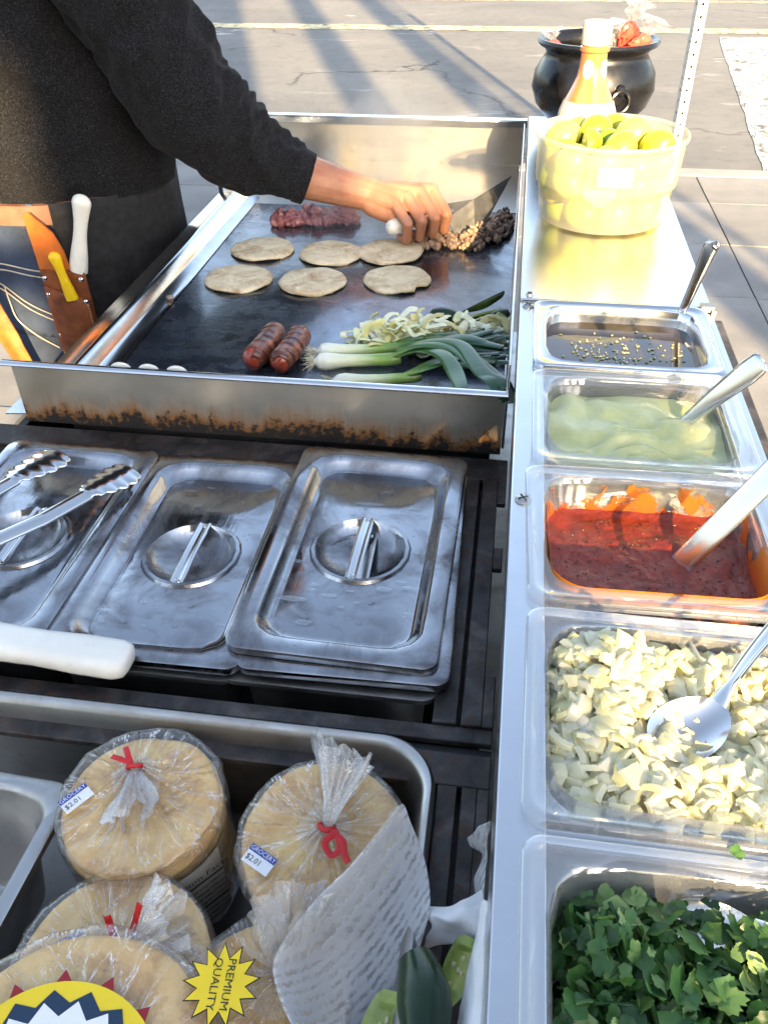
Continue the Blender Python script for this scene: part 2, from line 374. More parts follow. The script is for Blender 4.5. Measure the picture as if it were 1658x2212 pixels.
def paper_mat():
    t = NT('embossed paper towel'); 
    wv = t.new('TexWave', wave_type='BANDS', bands_direction='X'); wv.inputs['Scale'].default_value = 72; wv.inputs['Distortion'].default_value = 2.2; wv.inputs['Detail'].default_value = 2; wv.inputs['Detail Scale'].default_value = 3
    t.l.new(t.coord(rot=(0, 0, R(35))), wv.inputs[0]); n = t.noise(40, 5)
    t.n.remove(t.b)
    bp = t.new('Bump'); bp.inputs['Strength'].default_value = .22; bp.inputs['Distance'].default_value = .0010; t.l.new(t.math('ADD', wv.outputs[1], t.math('MULTIPLY', n, .25)), bp.inputs['Height'])
    df = t.new('BsdfDiffuse'); df.inputs[0].default_value = (.80, .80, .80, 1); t.l.new(bp.outputs[0], df.inputs['Normal'])
    ts = t.new('BsdfTranslucent'); ts.inputs[0].default_value = (.8, .8, .8, 1)
    tr = t.new('BsdfTransparent')
    m = t.new('MixShader'); m.inputs[0].default_value = .4; t.l.new(df.outputs[0], m.inputs[1]); t.l.new(ts.outputs[0], m.inputs[2])
    m2 = t.new('MixShader'); t.l.new(t.math('MULTIPLY', t.math('MULTIPLY', t.ramp(wv.outputs[1], [(.25, 1), (.6, 0)]), t.ramp(t.noise(110, 3), [(.40, .1), (.58, 1)])), .60), m2.inputs[0]); t.l.new(m.outputs[0], m2.inputs[1]); t.l.new(tr.outputs[0], m2.inputs[2])
    t.l.new(m2.outputs[0], t.out.inputs[0]); return t.m
MAT['paper'] = paper_mat()
MAT['towel'] = plain('white paper', (.80, .80, .80), .9, var=.05, bump=.6, bscale=160)

def denim():
    t = NT('blue denim'); n = t.noise(16, 6, .6); wv = t.noise(1, 2, .5, co=t.coord((900, 900, 260)))
    c = t.ramp(n, [(.3, (.012, .020, .05)), (.7, (.05, .075, .14))]); c = t.mix(t.math('MULTIPLY', wv, .35), c, (.16, .19, .25))
    t.set(color=c, rough=.9, spec=.2); t.bump(wv, .4, .001); return t.m
MAT['denim'] = denim()
def fleece():
    t = NT('black sweatshirt fleece'); f = t.noise(420, 3, .7); n = t.noise(14, 5)
    c = t.ramp(f, [(.38, (.004, .004, .005)), (.58, (.017, .017, .020)), (.76, (.062, .062, .066))])
    t.set(color=t.mix(t.math('MULTIPLY', n, .3), c, (.012, .012, .014)), rough=.95, spec=.10, sheen=.04); t.bump(t.math('ADD', f, t.math('MULTIPLY', n, 3)), .5, .0015); return t.m
MAT['fleece'] = fleece()
MAT['apron'] = plain('black apron cloth', (.012, .012, .014), .85, var=.3, scale=60, bump=.4, bscale=500)
def leather():
    t = NT('oiled brown leather'); n = t.noise(30, 6, .6, .5); f = t.noise(240, 4)
    t.set(color=t.ramp(n, [(.3, (.09, .024, .010)), (.55, (.23, .065, .020)), (.75, (.33, .11, .035))]), rough=t.ramp(n, [(.3, .35), (.7, .6)]))
    t.bump(t.math('ADD', n, f), .3, .001); return t.m
MAT['leather'] = leather()
MAT['strap'] = plain('orange leather', (.50, .13, .020), .5, var=.2, scale=40, bump=.3)
MAT['thread'] = plain('pale thread', (.62, .55, .42), .8)
def skin():
    t = NT('skin'); n = t.noise(28, 5); f = t.noise(260, 4, .6)
    t.set(color=t.ramp(n, [(.3, (.36, .145, .080)), (.7, (.52, .25, .15))]), rough=.45, sss=.12, spec=.4); t.b.inputs['Subsurface Radius'].default_value = (.012, .005, .003); t.b.inputs['Subsurface Scale'].default_value = 1
    t.bump(t.math('ADD', f, t.math('ADD', n, t.noise(1, 4, .6, co=t.coord((40, 160, 160))))), .5, .0016); return t.m
MAT['skin'] = skin()
MAT['hair'] = plain('black hair', (.012, .010, .009), .5, bump=.5)

# ================================================================ THE SETTING
def asphalt():
    t = NT('worn asphalt'); co = t.coord()
    g = t.noise(240, 3, .7, co=co); big = t.noise(.8, 6, .6, .5, co=co); md = t.noise(9, 6, .6, co=co)
    c = t.ramp(g, [(.3, (.10, .10, .10)), (.7, (.21, .205, .195))]); c = t.mix(t.ramp(big, [(.35, 0), (.7, .65)]), c, (.26, .25, .23))
    c = t.mix(t.math('MULTIPLY', t.ramp(md, [(.3, .5), (.5, 0)]), .5), c, (.055, .055, .058))
    vc = t.new('VectorMath', operation='ADD'); t.l.new(co, vc.inputs[0])
    w_ = t.noise(1.6, 5, .6, co=co, out=1); sc2 = t.new('VectorMath', operation='SCALE'); sc2.inputs[3].default_value = .55; t.l.new(w_, sc2.inputs[0]); t.l.new(sc2.outputs[0], vc.inputs[1])
    crk = t.voro(.33, co=vc.outputs[0], feature='DISTANCE_TO_EDGE')
    c = t.mix(t.math('MULTIPLY', t.ramp(crk, [(.0015, 1), (.006, 0)]), t.ramp(t.noise(.55, 3, co=co), [(.46, 0), (.56, 1)])), c, (.016, .015, .013))
    # worn white paint smears left on the surface
    sm = t.noise(1, 7, .66, 1.6, co=t.coord((1.3, 4.2, 1))); zone = t.noise(.42, 2, co=co)
    c = t.mix(t.math('MULTIPLY', t.ramp(sm, [(.585, 0), (.66, 1)]), t.ramp(zone, [(.48, 0), (.58, .8)])), c, (.62, .61, .58))
    t.set(color=c, rough=.8, spec=.4); t.bump(t.math('ADD', g, t.math('MULTIPLY', md, .7)), .5, .006); return t.m
MAT['asphalt'] = asphalt()
def concrete(name, c0, c1, moss=0):
    t = NT(name); inf = t.new('ObjectInfo'); a = t.noise(3.5, 7, .62, .3); b = t.noise(170, 3, .7); st = t.noise(1.1, 5)
    c = t.ramp(a, [(.3, c0), (.7, c1)]); c = t.mix(t.math('MULTIPLY', t.ramp(b, [(.56, 0), (.7, 1)]), .45), c, tuple(x*.45 for x in c0))
    c = t.mix(t.math('MULTIPLY', inf.outputs['Random'], .3), c, tuple(x*.7 for x in c0)); c = t.mix(t.ramp(st, [(.5, 0), (.75, .5)]), c, tuple(x*.55 for x in c0))
    t.set(color=c, rough=.85); t.bump(t.math('ADD', a, b), .35, .004); return t.m
MAT['concrete'] = concrete('pavement concrete', (.20, .195, .19), (.31, .30, .285))
MAT['kerb'] = concrete('kerb concrete', (.26, .25, .24), (.40, .385, .36))
MAT['joint'] = plain('dirty joint', (.035, .033, .03), .95)
def road_paint(name, c):
    t = NT(name); n = t.noise(7, 8, .7, .6); f = t.noise(140, 4); v = t.voro(9, feature='DISTANCE_TO_EDGE')
    w_ = t.ramp(t.math('ADD', n, t.math('MULTIPLY', f, .25)), [(.60, 1), (.76, 0)])
    cr_ = t.ramp(v, [(.012, 0), (.03, 1)])
    t.set(color=t.mix(t.math('MULTIPLY', w_, cr_), (.08, .078, .075), c), rough=.7); t.bump(n, .3, .004); return t.m
MAT['wpaint'] = road_paint('worn white road paint', (.60, .59, .57))
MAT['ypaint'] = road_paint('faded yellow road paint', (.74, .62, .34))

m = MB(); m.add([(-600, 3.86, -1.02), (600, 3.86, -1.02), (600, 900, -1.02), (-600, 900, -1.02)], [(0, 1, 2, 3)])
tag(m.build('road', MAT['asphalt'], smooth=False), kind='structure')
walk = MB(); walk.add([(-600, -900, -.935), (600, -900, -.935), (600, 3.80, -.935), (-600, 3.80, -.935)], [(0, 1, 2, 3)])
walk = tag(walk.build('pavement', MAT['joint'], smooth=False), kind='structure')
rows = [3.74, 3.307, 2.75, 2.2, 1.65, 1.1, .55, 0, -.55, -1.1, -1.65, -2.2]
rnd = random.Random(4)
slabs = {}
for i in range(len(rows)-1):
    d_ = rows[i]-rows[i+1]
    for j in range(-3, 3):
        x0 = -.25+j*1.15+(.5 if i % 2 else 0)*0
        k = round(d_, 3)
        if k not in slabs:
            b = MB(); b.box(.004, 1.146, -d_+.004, -.004, -.03, 0)
            slabs[k] = b.mesh('paving_slab', MAT['concrete'], False)
        o = link('paving_slab', slabs[k], walk, (x0, rows[i], -.9+rnd.uniform(-.002, .002)), (rnd.uniform(-.002, .002), rnd.uniform(-.002, .002), 0))
kerb = None
b = MB(); b.box(.004, 1.196, 0, .14, -.16, 0); kme = b.mesh('kerb_stone', MAT['kerb'], False)
kerb = MB().box(-40, 40, 3.75, 3.86, -1.1, -.95).build('kerb', MAT['joint'], smooth=False); tag(kerb, kind='structure')
for j in range(-4, 5):
    o = link('kerb_stone', kme, kerb, (j*1.2-.4, 3.745, -.898))
    bv = o.modifiers.new('bevel', 'BEVEL'); bv.width = .018; bv.segments = 3
def ground_poly(name, pts, mat, z):
    mm = MB(); mm.add([(x, y, z) for x, y in pts], [tuple(range(len(pts)))]); return tag(mm.build(name, mat, smooth=False), kind='structure')
ground_poly('yellow_road_line', [(-30, 9.20), (30, 9.10), (30, 9.42), (-30, 9.52)], MAT['ypaint'], -1.016)
ground_poly('yellow_road_line', [(-30, 11.6), (30, 11.5), (30, 11.62), (-30, 11.72)], MAT['ypaint'], -1.016)
rnd = random.Random(8)
L = [(1.37+.107*(y-4.3)+rnd.uniform(-.008, .008), y) for y in [4.2+.25*i for i in range(20)]]
ground_poly('crosswalk_bar', L+[(x+.62+rnd.uniform(-.008, .008), y) for x, y in L[::-1]], MAT['wpaint'], -1.016)

# perforated square steel sign post at the kerb
post = thing('sign_post', 'perforated steel sign post standing by the kerb at the right', 'sign post', (.745, 3.62, -.9))
def perf_face(n=46, w_=.045, pitch_=.05, r_=.0065):
    mm = MB()
    for i in range(n):
        z0 = i*pitch_; cz = z0+pitch_/2; A = rr_angles(w_, pitch_, .001, 1, 3)
        mm.loft([[(x, 0, cz+y) for x, y, _ in rr(w_, pitch_, .0005, 0, A)], [(x, 0, cz+y) for x, y, _ in circ(r_, 0, A)], [(x, .003, cz+y) for x, y, _ in circ(r_, 0, A)]])
    return mm
for k in range(4):
    a = k*PI/2
    mm = perf_face(); mm.v = [(x, y-.0225, z) for x, y, z in mm.v]
    mm.build('post_face', steel('galvanised post', (.66, .66, .62), .45, .25) if k == 0 else bpy.data.materials['galvanised post'], post, rot=(0, 0, a+R(12)), angle=30)

# added board mask that shapes the low sun, and the poles, behind the photographer (out of view)
S8 = -8.0
hb = thing('sun_mask', 'added tall boards with gaps that mask the low sun, out of view', 'sun_mask', (0, 0, -.9), PHI)
VB = -S8*math.tan(SUN_EL)+.9          # height on the mask boards of a ray that reaches z = 0 at s = 0
board = plain('weathered boards', (.20, .17, .14), .8)
def panel(u0, u1, v0, v1):
    MB().box(u0, u1, S8, S8+.05, max(VB+v0, 0), VB+v1).build('board', board, hb, smooth=False)
T, Bm = 5.0, -9
panel(-9, -1.34, Bm, T); panel(-1.34, -1.02, -.18, T); panel(-1.34, -1.02, Bm, -.75); panel(-1.02, -.84, Bm, T)
panel(-.84, -.60, .36, T); panel(-.84, -.655, .0, .10); panel(-.655, -.60, Bm, .10); panel(-.84, -.655, Bm, -.16); panel(-.60, -.11, Bm, T); panel(-.11, .025, -.06, .115); panel(-.11, .095, -.15, -.06)
def pole(name, label, u, r_, h_):
    o = thing(name, label, 'pole', (u*math.cos(PHI)-S8*-math.sin(PHI)*-1, u*math.sin(PHI)+S8*math.cos(PHI), -.9))
    mm = MB(); mm.lathe([(r_*1.05, 0), (r_, .4), (r_*.97, h_*.5), (r_*.94, h_), (0.001, h_+.05)], 24, cap0=True); mm.build('shaft', board, o)
    MB().lathe([(r_*1.5, 0), (r_*1.5, .06), (r_*1.1, .1)], 24, cap0=True).build('base_collar', MAT['kerb'], o)
pole('utility_pole', 'thick wooden utility pole behind the photographer, out of view', .655, .17, 9)
pole('utility_pole', 'second wooden utility pole further right behind the photographer, out of view', 1.51, .16, 9)
pole('signal_pole', 'thin metal pole behind the photographer, out of view', 1.76, .03, 9)

# ================================================================ THE CART
cart = thing('food_cart', 'stainless steel taco cart with dark slotted deck and side counter', 'food cart', (0, 0, 0))
# side counter: back plate and the frame the sauce pans hang in
c = MB()
c.box(0, .209, .0015, .866, -.0035, 0); c.build('counter_plate', MAT['counter'], cart, bevel=.0015)
c = MB(); c.box(0, .003, -1.0, .866, -.055, -.0037); c.build('counter_flange', MAT['counter'], cart)
c = MB(); c.box(.206, .209, -1.0, .866, -.05, -.0037); c.build('counter_flange', MAT['counter'], cart)
c = MB(); c.box(.0032, .206, .863, .866, -.05, -.0037); c.build('counter_flange', MAT['counter'], cart)
c = MB(); c.box(0, .026, -1.0, -.0015, -.007, -.0035); c.build('pan_frame_strip', MAT['counter'], cart, bevel=.001)
c = MB(); c.box(.186, .209, -1.0, -.0015, -.007, -.0035); c.build('pan_frame_strip', MAT['counter'], cart, bevel=.001)
c = MB(); c.box(.212, .228, -1.0, .02, -.035, -.022); c.build('side_rail', MAT['deck'], cart, bevel=.002)
for i in range(5):
    y = -.166*(i+1)
    c = MB(); c.box(.026, .186, y-.004, y+.004, -.008, -.0045); c.build('pan_divider', MAT['counter'], cart)
A24 = [2*PI*i/20 for i in range(20)]
def screw(x, y, z, parent, r_=.0065):
    s = MB(); s.lathe([(r_, 0), (r_, .001), (r_*.8, .0022), (r_*.3, .003), (.0002, .003)], 20, cap0=True)
    o = s.build('screw', MAT['dull'], parent, (x, y, z))
    q = MB(); q.box(-r_*.7, r_*.7, -.0006, .0006, .0026, .0033); q.box(-.0006, .0006, -r_*.7, r_*.7, .0025, .0032); q.build('screw_slot', MAT['dark'], o, rot=(0, 0, .5))
screw(.009, -.011, -.0034, cart); screw(.0095, -.377, -.0034, cart); screw(.010, .012, .0, cart, .004)
c = MB(); c.box(.196, .211, -.006, .006, -.003, .004); c.box(.207, .213, -.01, .01, -.012, .001); c.build('latch', MAT['dull'], cart, bevel=.001)
# slotted deck
ZD = -.122
def slat(x0, x1, y0, y1, z1=ZD, t=.006, name='slat', bv=.001): return MB().box(x0, x1, y0, y1, z1-t, z1).build(name, MAT['deck'], cart, bevel=bv)
slat(-.60, .0, -.186, -.146, name='deck_beam'); slat(-.60, .0, -.520, -.506, z1=ZD-.003, name='deck_beam')
slat(-.046, -.0275, -.506, -.186); slat(-.0245, -.0085, -.506, -.186); slat(-.027, -.0252, -.506, -.186, z1=ZD-.012)
slat(-.0085, .0, -.225, -.186); slat(-.0085, .0, -.325, -.295); slat(-.0085, .0, -.506, -.455)
slat(-.60, .0, -.560, -.532, name='deck_beam')
slat(-.0365, -.0225, -1.0, -.560); slat(-.0195, -.0085, -1.0, -.560); slat(-.0085, .0, -.60, -.560); slat(-.0085, .0, -.66, -.64); slat(-.0085, .0, -1.0, -.73)
slat(-.60, -.575, -.506, -.186); slat(-.60, -.572, -1.0, -.56)
MB().box(-.60, .0, -.531, -.521, -.15, -.131).build('deck_gap_rail', MAT['dark'], cart)
MB().box(-.6, .205, -1.012, -1.002, -.86, -.01).build('front_sun_shield', MAT['steel'], cart)  # added to keep the sun from reaching under the cart
MB().box(.2, .2055, -1.0, .86, -.70, -.052).build('side_sun_shield', MAT['steel'], cart)  # added too, blocks the sun from the right
MB().box(-.046, -.009, -1.0, -.15, -.142, -.136).build('slot_shade_plate', MAT['dark'], cart)  # dark plate closing the slots, stands in for the shade in them
MB().box(-.048, .18, -.97, .82, -.44, -.43).build('shade_shelf', MAT['dull'], cart)  # added plate, covers the sunlit pavement below the slots
c = MB(); c.box(-.62, -.598, -1.0, -.16, -.14, -.10); c.build('edge_rail', MAT['steel'], cart, bevel=.003)
# cabinet under the deck, frame and wheels
c = MB(); c.box(-.585, -.05, -1.0, .85, -.72, -.71); c.box(-.585, -.575, -1.0, .85, -.71, -.14); c.box(-.06, -.05, -1.0, .85, -.71, -.27); c.box(-.575, -.06, .84, .85, -.71, -.14); c.box(-.575, -.06, -1.0, -.99, -.71, -.14)
c.build('cabinet', MAT['dark'], cart)
for x in (-.59, .19):
    for y in (-.98, .83):
        MB().box(x-.012, x+.012, y-.012, y+.012, -.74, -.055 if x > 0 else -.13).build('frame_leg', MAT['steel'], cart)
        wname = MB(); wname.lathe([(.05, -.02), (.075, -.018), (.08, 0), (.075, .018), (.05, .02)], 28)
        o = wname.build('wheel_tyre', MAT['rubber'], cart, (x, y, -.82), (0, PI/2, 0))
        h = MB(); h.lathe([(.001, -.016), (.05, -.016), (.05, .016), (.001, .016)], 20); h.build('wheel_hub', MAT['dull'], o)
for y in (-.98, .83): MB().box(-.58, .18, y-.01, y+.01, -.75, -.73).build('cross_bar', MAT['steel'], cart)
MB().box(.18, .2, -.97, .82, -.75, -.73).build('cross_bar', MAT['steel'], cart)

# ---------------------------------------------------------------- griddle
gr = thing('griddle', 'wide steel griddle with black oily cooking plate and greasy front wall', 'griddle', (0, 0, 0))
g = MB(); n = 40
g.box(-.482, -.010, -.142, .60, -.108, -.100); g.build('cooking_plate', MAT['griddle'], gr)
g = MB(); g.add([(-.545, .60, -.0995), (-.010, .60, -.0995), (-.010, .861, -.0905), (-.545, .861, -.0905), (-.545, .60, -.103), (-.010, .60, -.103)], [(0, 1, 2, 3), (0, 4, 5, 1)]); g.build('back_plate', MAT['gback'], gr)
prof = [(-.548, -.092), (-.548, -.083), (-.524, -.081), (-.519, -.076), (-.514, -.0755), (-.510, -.079), (-.505, -.093), (-.502, -.0975), (-.482, -.0985)]
g = MB(); g.loft([[(x, y, z) for x, z in prof] for y in (-.141, .1, .35, .60, .86)], closed=False); g.build('side_rail', MAT['bead'], gr, angle=60)
# front wall with rolled rim
g = MB(); g.box(-.549, -.009, -.150, -.147, -.113, -.0415); g.build('front_wall', MAT['gwall'], gr)
g = MB(); g.tube([(-.560, -.1485, -.040), (-.3, -.1485, -.0405), (-.006, -.1485, -.040)], [(.0055, .003)]*3, 10, up=(0, 0, 1)); g.build('front_rim', MAT['bead'], gr)
g = MB(); g.add([(-.575, -.15, -.105), (-.549, -.15, -.103), (-.549, -.1, -.103), (-.575, -.1, -.105), (-.575, -.15, -.1065), (-.549, -.15, -.1045), (-.549, -.1, -.1045), (-.575, -.1, -.1065)], [(0, 1, 2, 3), (7, 6, 5, 4), (0, 4, 5, 1), (3, 2, 6, 7), (0, 3, 7, 4)]); g.build('drip_flange', MAT['steel'], gr)
# back guard and right wall
g = MB(); g.box(-.548, -.004, .8615, .8635, -.0905, -.006); g.build('back_guard', MAT['gback'], gr)
g = MB(); g.box(-.55, -.002, .845, .8650, -.0055, -.0035); g.box(-.55, -.002, .845, .8465, -.017, -.0056); g.build('back_guard_rim', MAT['bead'], gr, bevel=.0006)
g = MB(); g.box(-.0085, -.0055, -.1465, .861, -.108, -.006); g.build('right_wall', MAT['counter'], gr, bevel=.001)
g = MB(); g.box(-.549, -.541, .60, .861, -.09, -.02); g.build('left_guard', MAT['steel'], gr)
g = MB(); g.box(-.5, -.02, -.14, .84, -.14, -.1085); g.build('burner_box', MAT['dark'], gr)
for i, (x, y, z) in enumerate([(-.06, -.1505, -.065), (-.053, -.1505, -.066)]): pass

# ---------------------------------------------------------------- gastronorm pans
def pan_mesh(w_, d_, depth, inset, mat, thick=False, ro=.014, ri=.027):
    A = rr_angles(w_, d_, ro); i2 = inset*2; m_ = MB(); L = []
    if thick:
        t = .005
        L += [rr(w_-i2-.030+t, d_-i2-.030+t, ri, -depth-.002, A), rr(w_-i2-.014+t, d_-i2-.014+t, ri, -depth+.014, A), rr(w_-i2+t, d_-i2+t, ri, -.010, A), rr(w_-.012, d_-.012, ro, -.0045, A)]
    L += [rr(w_-.001, d_-.001, ro, -.0062, A), rr(w_, d_, ro, -.004, A), rr(w_-.001, d_-.001, ro, .0003, A), rr(w_-.005, d_-.005, ro, .0018, A), rr(w_-.011, d_-.011, ro, .0016, A), rr(w_-.014, d_-.014, ro, .0002, A)]
    L += [rr(w_-i2+.008, d_-i2+.008, ri+.002, -.0002, A), rr(w_-i2+.003, d_-i2+.003, ri, .0006, A), rr(w_-i2, d_-i2, ri, -.0012, A), rr(w_-i2-.002, d_-i2-.002, ri, -.010, A), rr(w_-i2-.014, d_-i2-.014, ri, -depth+.014, A), rr(w_-i2-.030, d_-i2-.030, ri, -depth, A)]
    m_.loft(L, cap0=thick, cap1=True); return m_
XP = .1075
def pan_center(i): return Vector((XP, -.0835-.166*i, .002))
def blob_fill(w_, d_, r_, zf, rings=22, skirt=.03):
    """liquid or paste: wavy top clipped to a rounded rectangle, plus a skirt down the wall"""
    A = rr_angles(w_, d_, r_, 9, 9); m_ = MB(); L = []
    for k in range(rings+1):
        t = max(k/rings, .004); P = rr(w_*t, d_*t, r_*t, 0, A); L.append([(x, y, zf(x, y, t)) for x, y, _ in P])
    L.append([(x, y, z-skirt) for x, y, z in L[-1]]); m_.loft(L, cap0=True, cap1=True); return m_
p1 = pan_mesh(.186, .158, .075, .014, MAT['bead']).build('sauce_pan', MAT['bead'], None, pan_center(0), angle=50)
tag(p1, 'small steel insert pan of dark salsa, farthest of the five pans', 'pan', 'insert pans in the side counter')
cl = pan_mesh(.187, .161, .078, .0155, MAT['clear'], True).mesh('clear_pan', MAT['clear'], True, 50)
LB = ['clear plastic insert pan of pale green salsa', 'clear plastic insert pan of red salsa', 'clear plastic insert pan of diced white onion', 'clear plastic insert pan of chopped cilantro, nearest of the five pans']
TW = [(.0, .0, 0), (-.003, .002, R(1.5)), (-.002, -.001, R(-.6)), (-.002, 0, 0)]
PC = [pan_center(0)]
for i, l in enumerate(LB):
    p = pan_center(i+1)+Vector((TW[i][0], TW[i][1], .001)); PC.append(p)
    tag(link('clear_pan', cl, None, p, (0, 0, TW[i][2])), l, 'pan', 'insert pans in the side counter')
# --- contents
def dark_salsa():
    t = NT('dark thin salsa'); n = t.noise(60, 5)
    t.set(color=t.ramp(n, [(.3, (.030, .018, .006)), (.7, (.075, .045, .012))]), rough=.04, spec=.6, coat=.5); t.bump(t.noise(50, 3), .06, .002); return t.m
o = blob_fill(.154, .126, .026, lambda x, y, t: 0).build('dark_salsa', dark_salsa(), None, PC[0]+Vector((0, 0, -.017)))
tag(o, 'thin dark brown salsa filling the steel insert pan', 'salsa')
rnd = random.Random(11); b = MB()
for i in range(150):
    x, y = rnd.gauss(-.005, .03), rnd.gauss(-.012, .024)
    if abs(x) > .068 or abs(y) > .054: continue
    b.ball((x, y, .0006), (rnd.uniform(.0008, .0022), rnd.uniform(.0008, .002), rnd.uniform(.0006, .0012)), 6, 4)
tag(b.build('salsa_flecks', island_mat('herb flecks', [(.2, (.10, .16, .03)), (.5, (.30, .33, .16)), (.8, (.45, .42, .32)), (.95, (.3, .08, .03))], .3), None, PC[0]+Vector((0, 0, -.017))), 'green herb and onion flecks floating on the dark salsa', 'herbs', kind='stuff')
def paste(name, stops, rough, nscale, speck=None, bs=.3):
    t = NT(name); n = t.noise(nscale, 6, .6, .5); f = t.noise(220, 4, .7); c_ = t.ramp(n, stops)
    if speck: c_ = t.mix(t.ramp(f, [(.64, 0), (.72, .9)]), c_, speck)
    t.set(color=c_, rough=rough, spec=.55, sss=.05); t.b.inputs['Subsurface Radius'].default_value = (.004, .004, .002); t.b.inputs['Subsurface Scale'].default_value = 1
    t.bump(t.math('ADD', n, t.math('MULTIPLY', f, .4)), bs, .002); return t.m
def avo(x, y, t):
    s = .0060*nz(x*26, y*34, 2)+.0034*nz(x*60+4, y*70, 5)
    d = (y+.012+.10*x-.25*x*x*6); s += .0042*math.tanh(d*260)*math.exp(-(x/.06)**2)-.001
    s += .0028*math.sin((math.hypot(x-.005, (y+.032)*1.6))*330)*math.exp(-((x-.005)**2+(y+.03)**2)/.0011)
    return s-.004*t**6*0
o = blob_fill(.152, .127, .026, avo, 46).build('green_salsa', paste('avocado salsa', [(.3, (.43, .445, .18)), (.7, (.60, .615, .33))], .2, 26, (.25, .30, .10)), None, PC[1]+Vector((0, 0, -.018)))
tag(o, 'creamy pale green avocado salsa in a clear pan', 'salsa')
def redf(x, y, t): return .0020*nz(x*60, y*60, 1)+.0013*nz(x*190, y*190)+(.004*max(0, (t-.8)/.2)**2 if y > .02 else 0)+.0022*math.exp(-((y-.016-.02*nz(x*30))**2)/.00008)
o = blob_fill(.150, .126, .026, redf, 40, .045).build('red_salsa', paste('red chile salsa', [(.3, (.11, .011, .003)), (.7, (.25, .028, .005))], .3, 75, (.02, .005, .003), 1.0), None, PC[2]+Vector((0, 0, -.031)), (0, 0, TW[1][2]))
tag(o, 'thick dark red salsa in a clear pan', 'salsa')
b = MB(); rnd = random.Random(77)
for i in range(260):
    x, y = rnd.uniform(-.068, .068), rnd.uniform(-.055, .055); b.ball((x, y, redf(x, y, .5)+.0002), (rnd.uniform(.0004, .0014), rnd.uniform(.0004, .0011), .0004), 6, 4)
b.build('chile_flecks', island_mat('chile flecks', [(.3, (.02, .006, .003)), (.7, (.10, .015, .004)), (.95, (.55, .30, .06))], .3), o)['kind'] = 'stuff'
def smear():
    t = NT('salsa smear'); n = t.noise(34, 7, .65, .8); a = t.noise(120, 4); z = t.new('SeparateXYZ'); t.l.new(t.coord(), z.inputs[0]); yf = t.ramp(t.math('MULTIPLY', z.outputs[1], -20), [(.0, 0), (.5, .55)])
    h = t.new('MapRange'); h.inputs[1].default_value = -.034; h.inputs[2].default_value = .004; t.l.new(z.outputs[2], h.inputs[0])
    k = t.ramp(t.math('ADD', t.math('SUBTRACT', n, t.math('MULTIPLY', h.outputs[0], .24)), t.math('ADD', t.math('MULTIPLY', a, .1), yf)), [(.43, 0), (.47, 1)])
    t.set(color=t.mix(h.outputs[0], (.55, .06, .008), (.85, .30, .02)), rough=.3, alpha=t.math('MULTIPLY', k, .9), sss=.3); t.b.inputs['Subsurface Scale'].default_value = .01; return t.m
A = rr_angles(.152, .128, .026, 9, 9)
b = MB(); b.loft([rr(.1520-(-z)*.13, .1265-(-z)*.13, .026, z, A) for z in (-.034, -.026, -.018, -.010, -.004, -.001)])
b.build('salsa_smear', smear(), o, (0, 0, .031), angle=60)
# diced onion heap
def chunk(b, c_, sx, sy, sz, q, rnd, jit=.22):
    vs_ = []
    for z in (-1, 1):
        for y in (-1, 1):
            for x in (-1, 1):
                vs_.append(Vector(c_)+q @ Vector((x*sx*(1+rnd.uniform(-jit, jit)), y*sy*(1+rnd.uniform(-jit, jit)), z*sz*(1+rnd.uniform(-jit, jit)))))
    b.add(vs_, [(0, 2, 3, 1), (4, 5, 7, 6), (0, 1, 5, 4), (2, 6, 7, 3), (0, 4, 6, 2), (1, 3, 7, 5)])
def petal(b, c_, l, w_, th, q, rnd):
    """small curved piece of an onion layer"""
    cu = rnd.uniform(20, 70); cr_ = [rnd.uniform(.65, 1.15) for _ in range(4)]; sk = rnd.uniform(-.35, .35); T_ = []; c_ = Vector(c_)
    for s_ in (1, -1):
        for j in range(4):
            for i in range(4):
                u, v = i/1.5-1, j/1.5-1; k = cr_[(u > 0)+2*(v > 0)]
                x, y = (u+sk*v)*l*k, v*w_*k; T_.append(c_+q @ Vector((x, y, s_*th-cu*(x*x+.6*y*y))))
    F_ = [(j*4+i, j*4+i+1, j*4+i+5, j*4+i+4) for j in range(3) for i in range(3)]
    E_ = [0, 1, 2, 3, 7, 11, 15, 14, 13, 12, 8, 4]
    b.add(T_, F_+[tuple(16+k for k in f[::-1]) for f in F_]+[(E_[k], E_[k]+16, E_[(k+1) % 12]+16, E_[(k+1) % 12]) for k in range(12)])
def rq(rnd): return Quaternion((rnd.gauss(0, 1), rnd.gauss(0, 1), rnd.gauss(0, 1), rnd.gauss(0, 1))).normalized()
t = NT('diced onion'); oc = t.ramp(t.math('ADD', t.math('MULTIPLY', t.island(), .7), t.math('MULTIPLY', t.noise(120, 3), .3)), [(.12, (.82, .79, .46)), (.45, (.93, .90, .68)), (.85, (.97, .96, .87))])
t.set(color=oc, rough=.14, spec=.55); ts = t.new('BsdfTranslucent'); t.l.new(oc, ts.inputs[0]); mx = t.new('MixShader'); mx.inputs[0].default_value = .58
t.l.new(t.b.outputs[0], mx.inputs[1]); t.l.new(ts.outputs[0], mx.inputs[2]); t.l.new(mx.outputs[0], t.out.inputs[0]); MAT['onion'] = t.m
rnd = random.Random(3); b = MB()
def on_h(x, y): return .004+.010*nz(x*22+3, y*24, .5)+.007*math.exp(-((x+.03)**2+(y-.03)**2)/.0012)-.010*math.exp(-((x-.015)**2+(y+.002)**2)/.0007)+.006*math.exp(-((x-.03)**2+(y+.04)**2)/.0012)
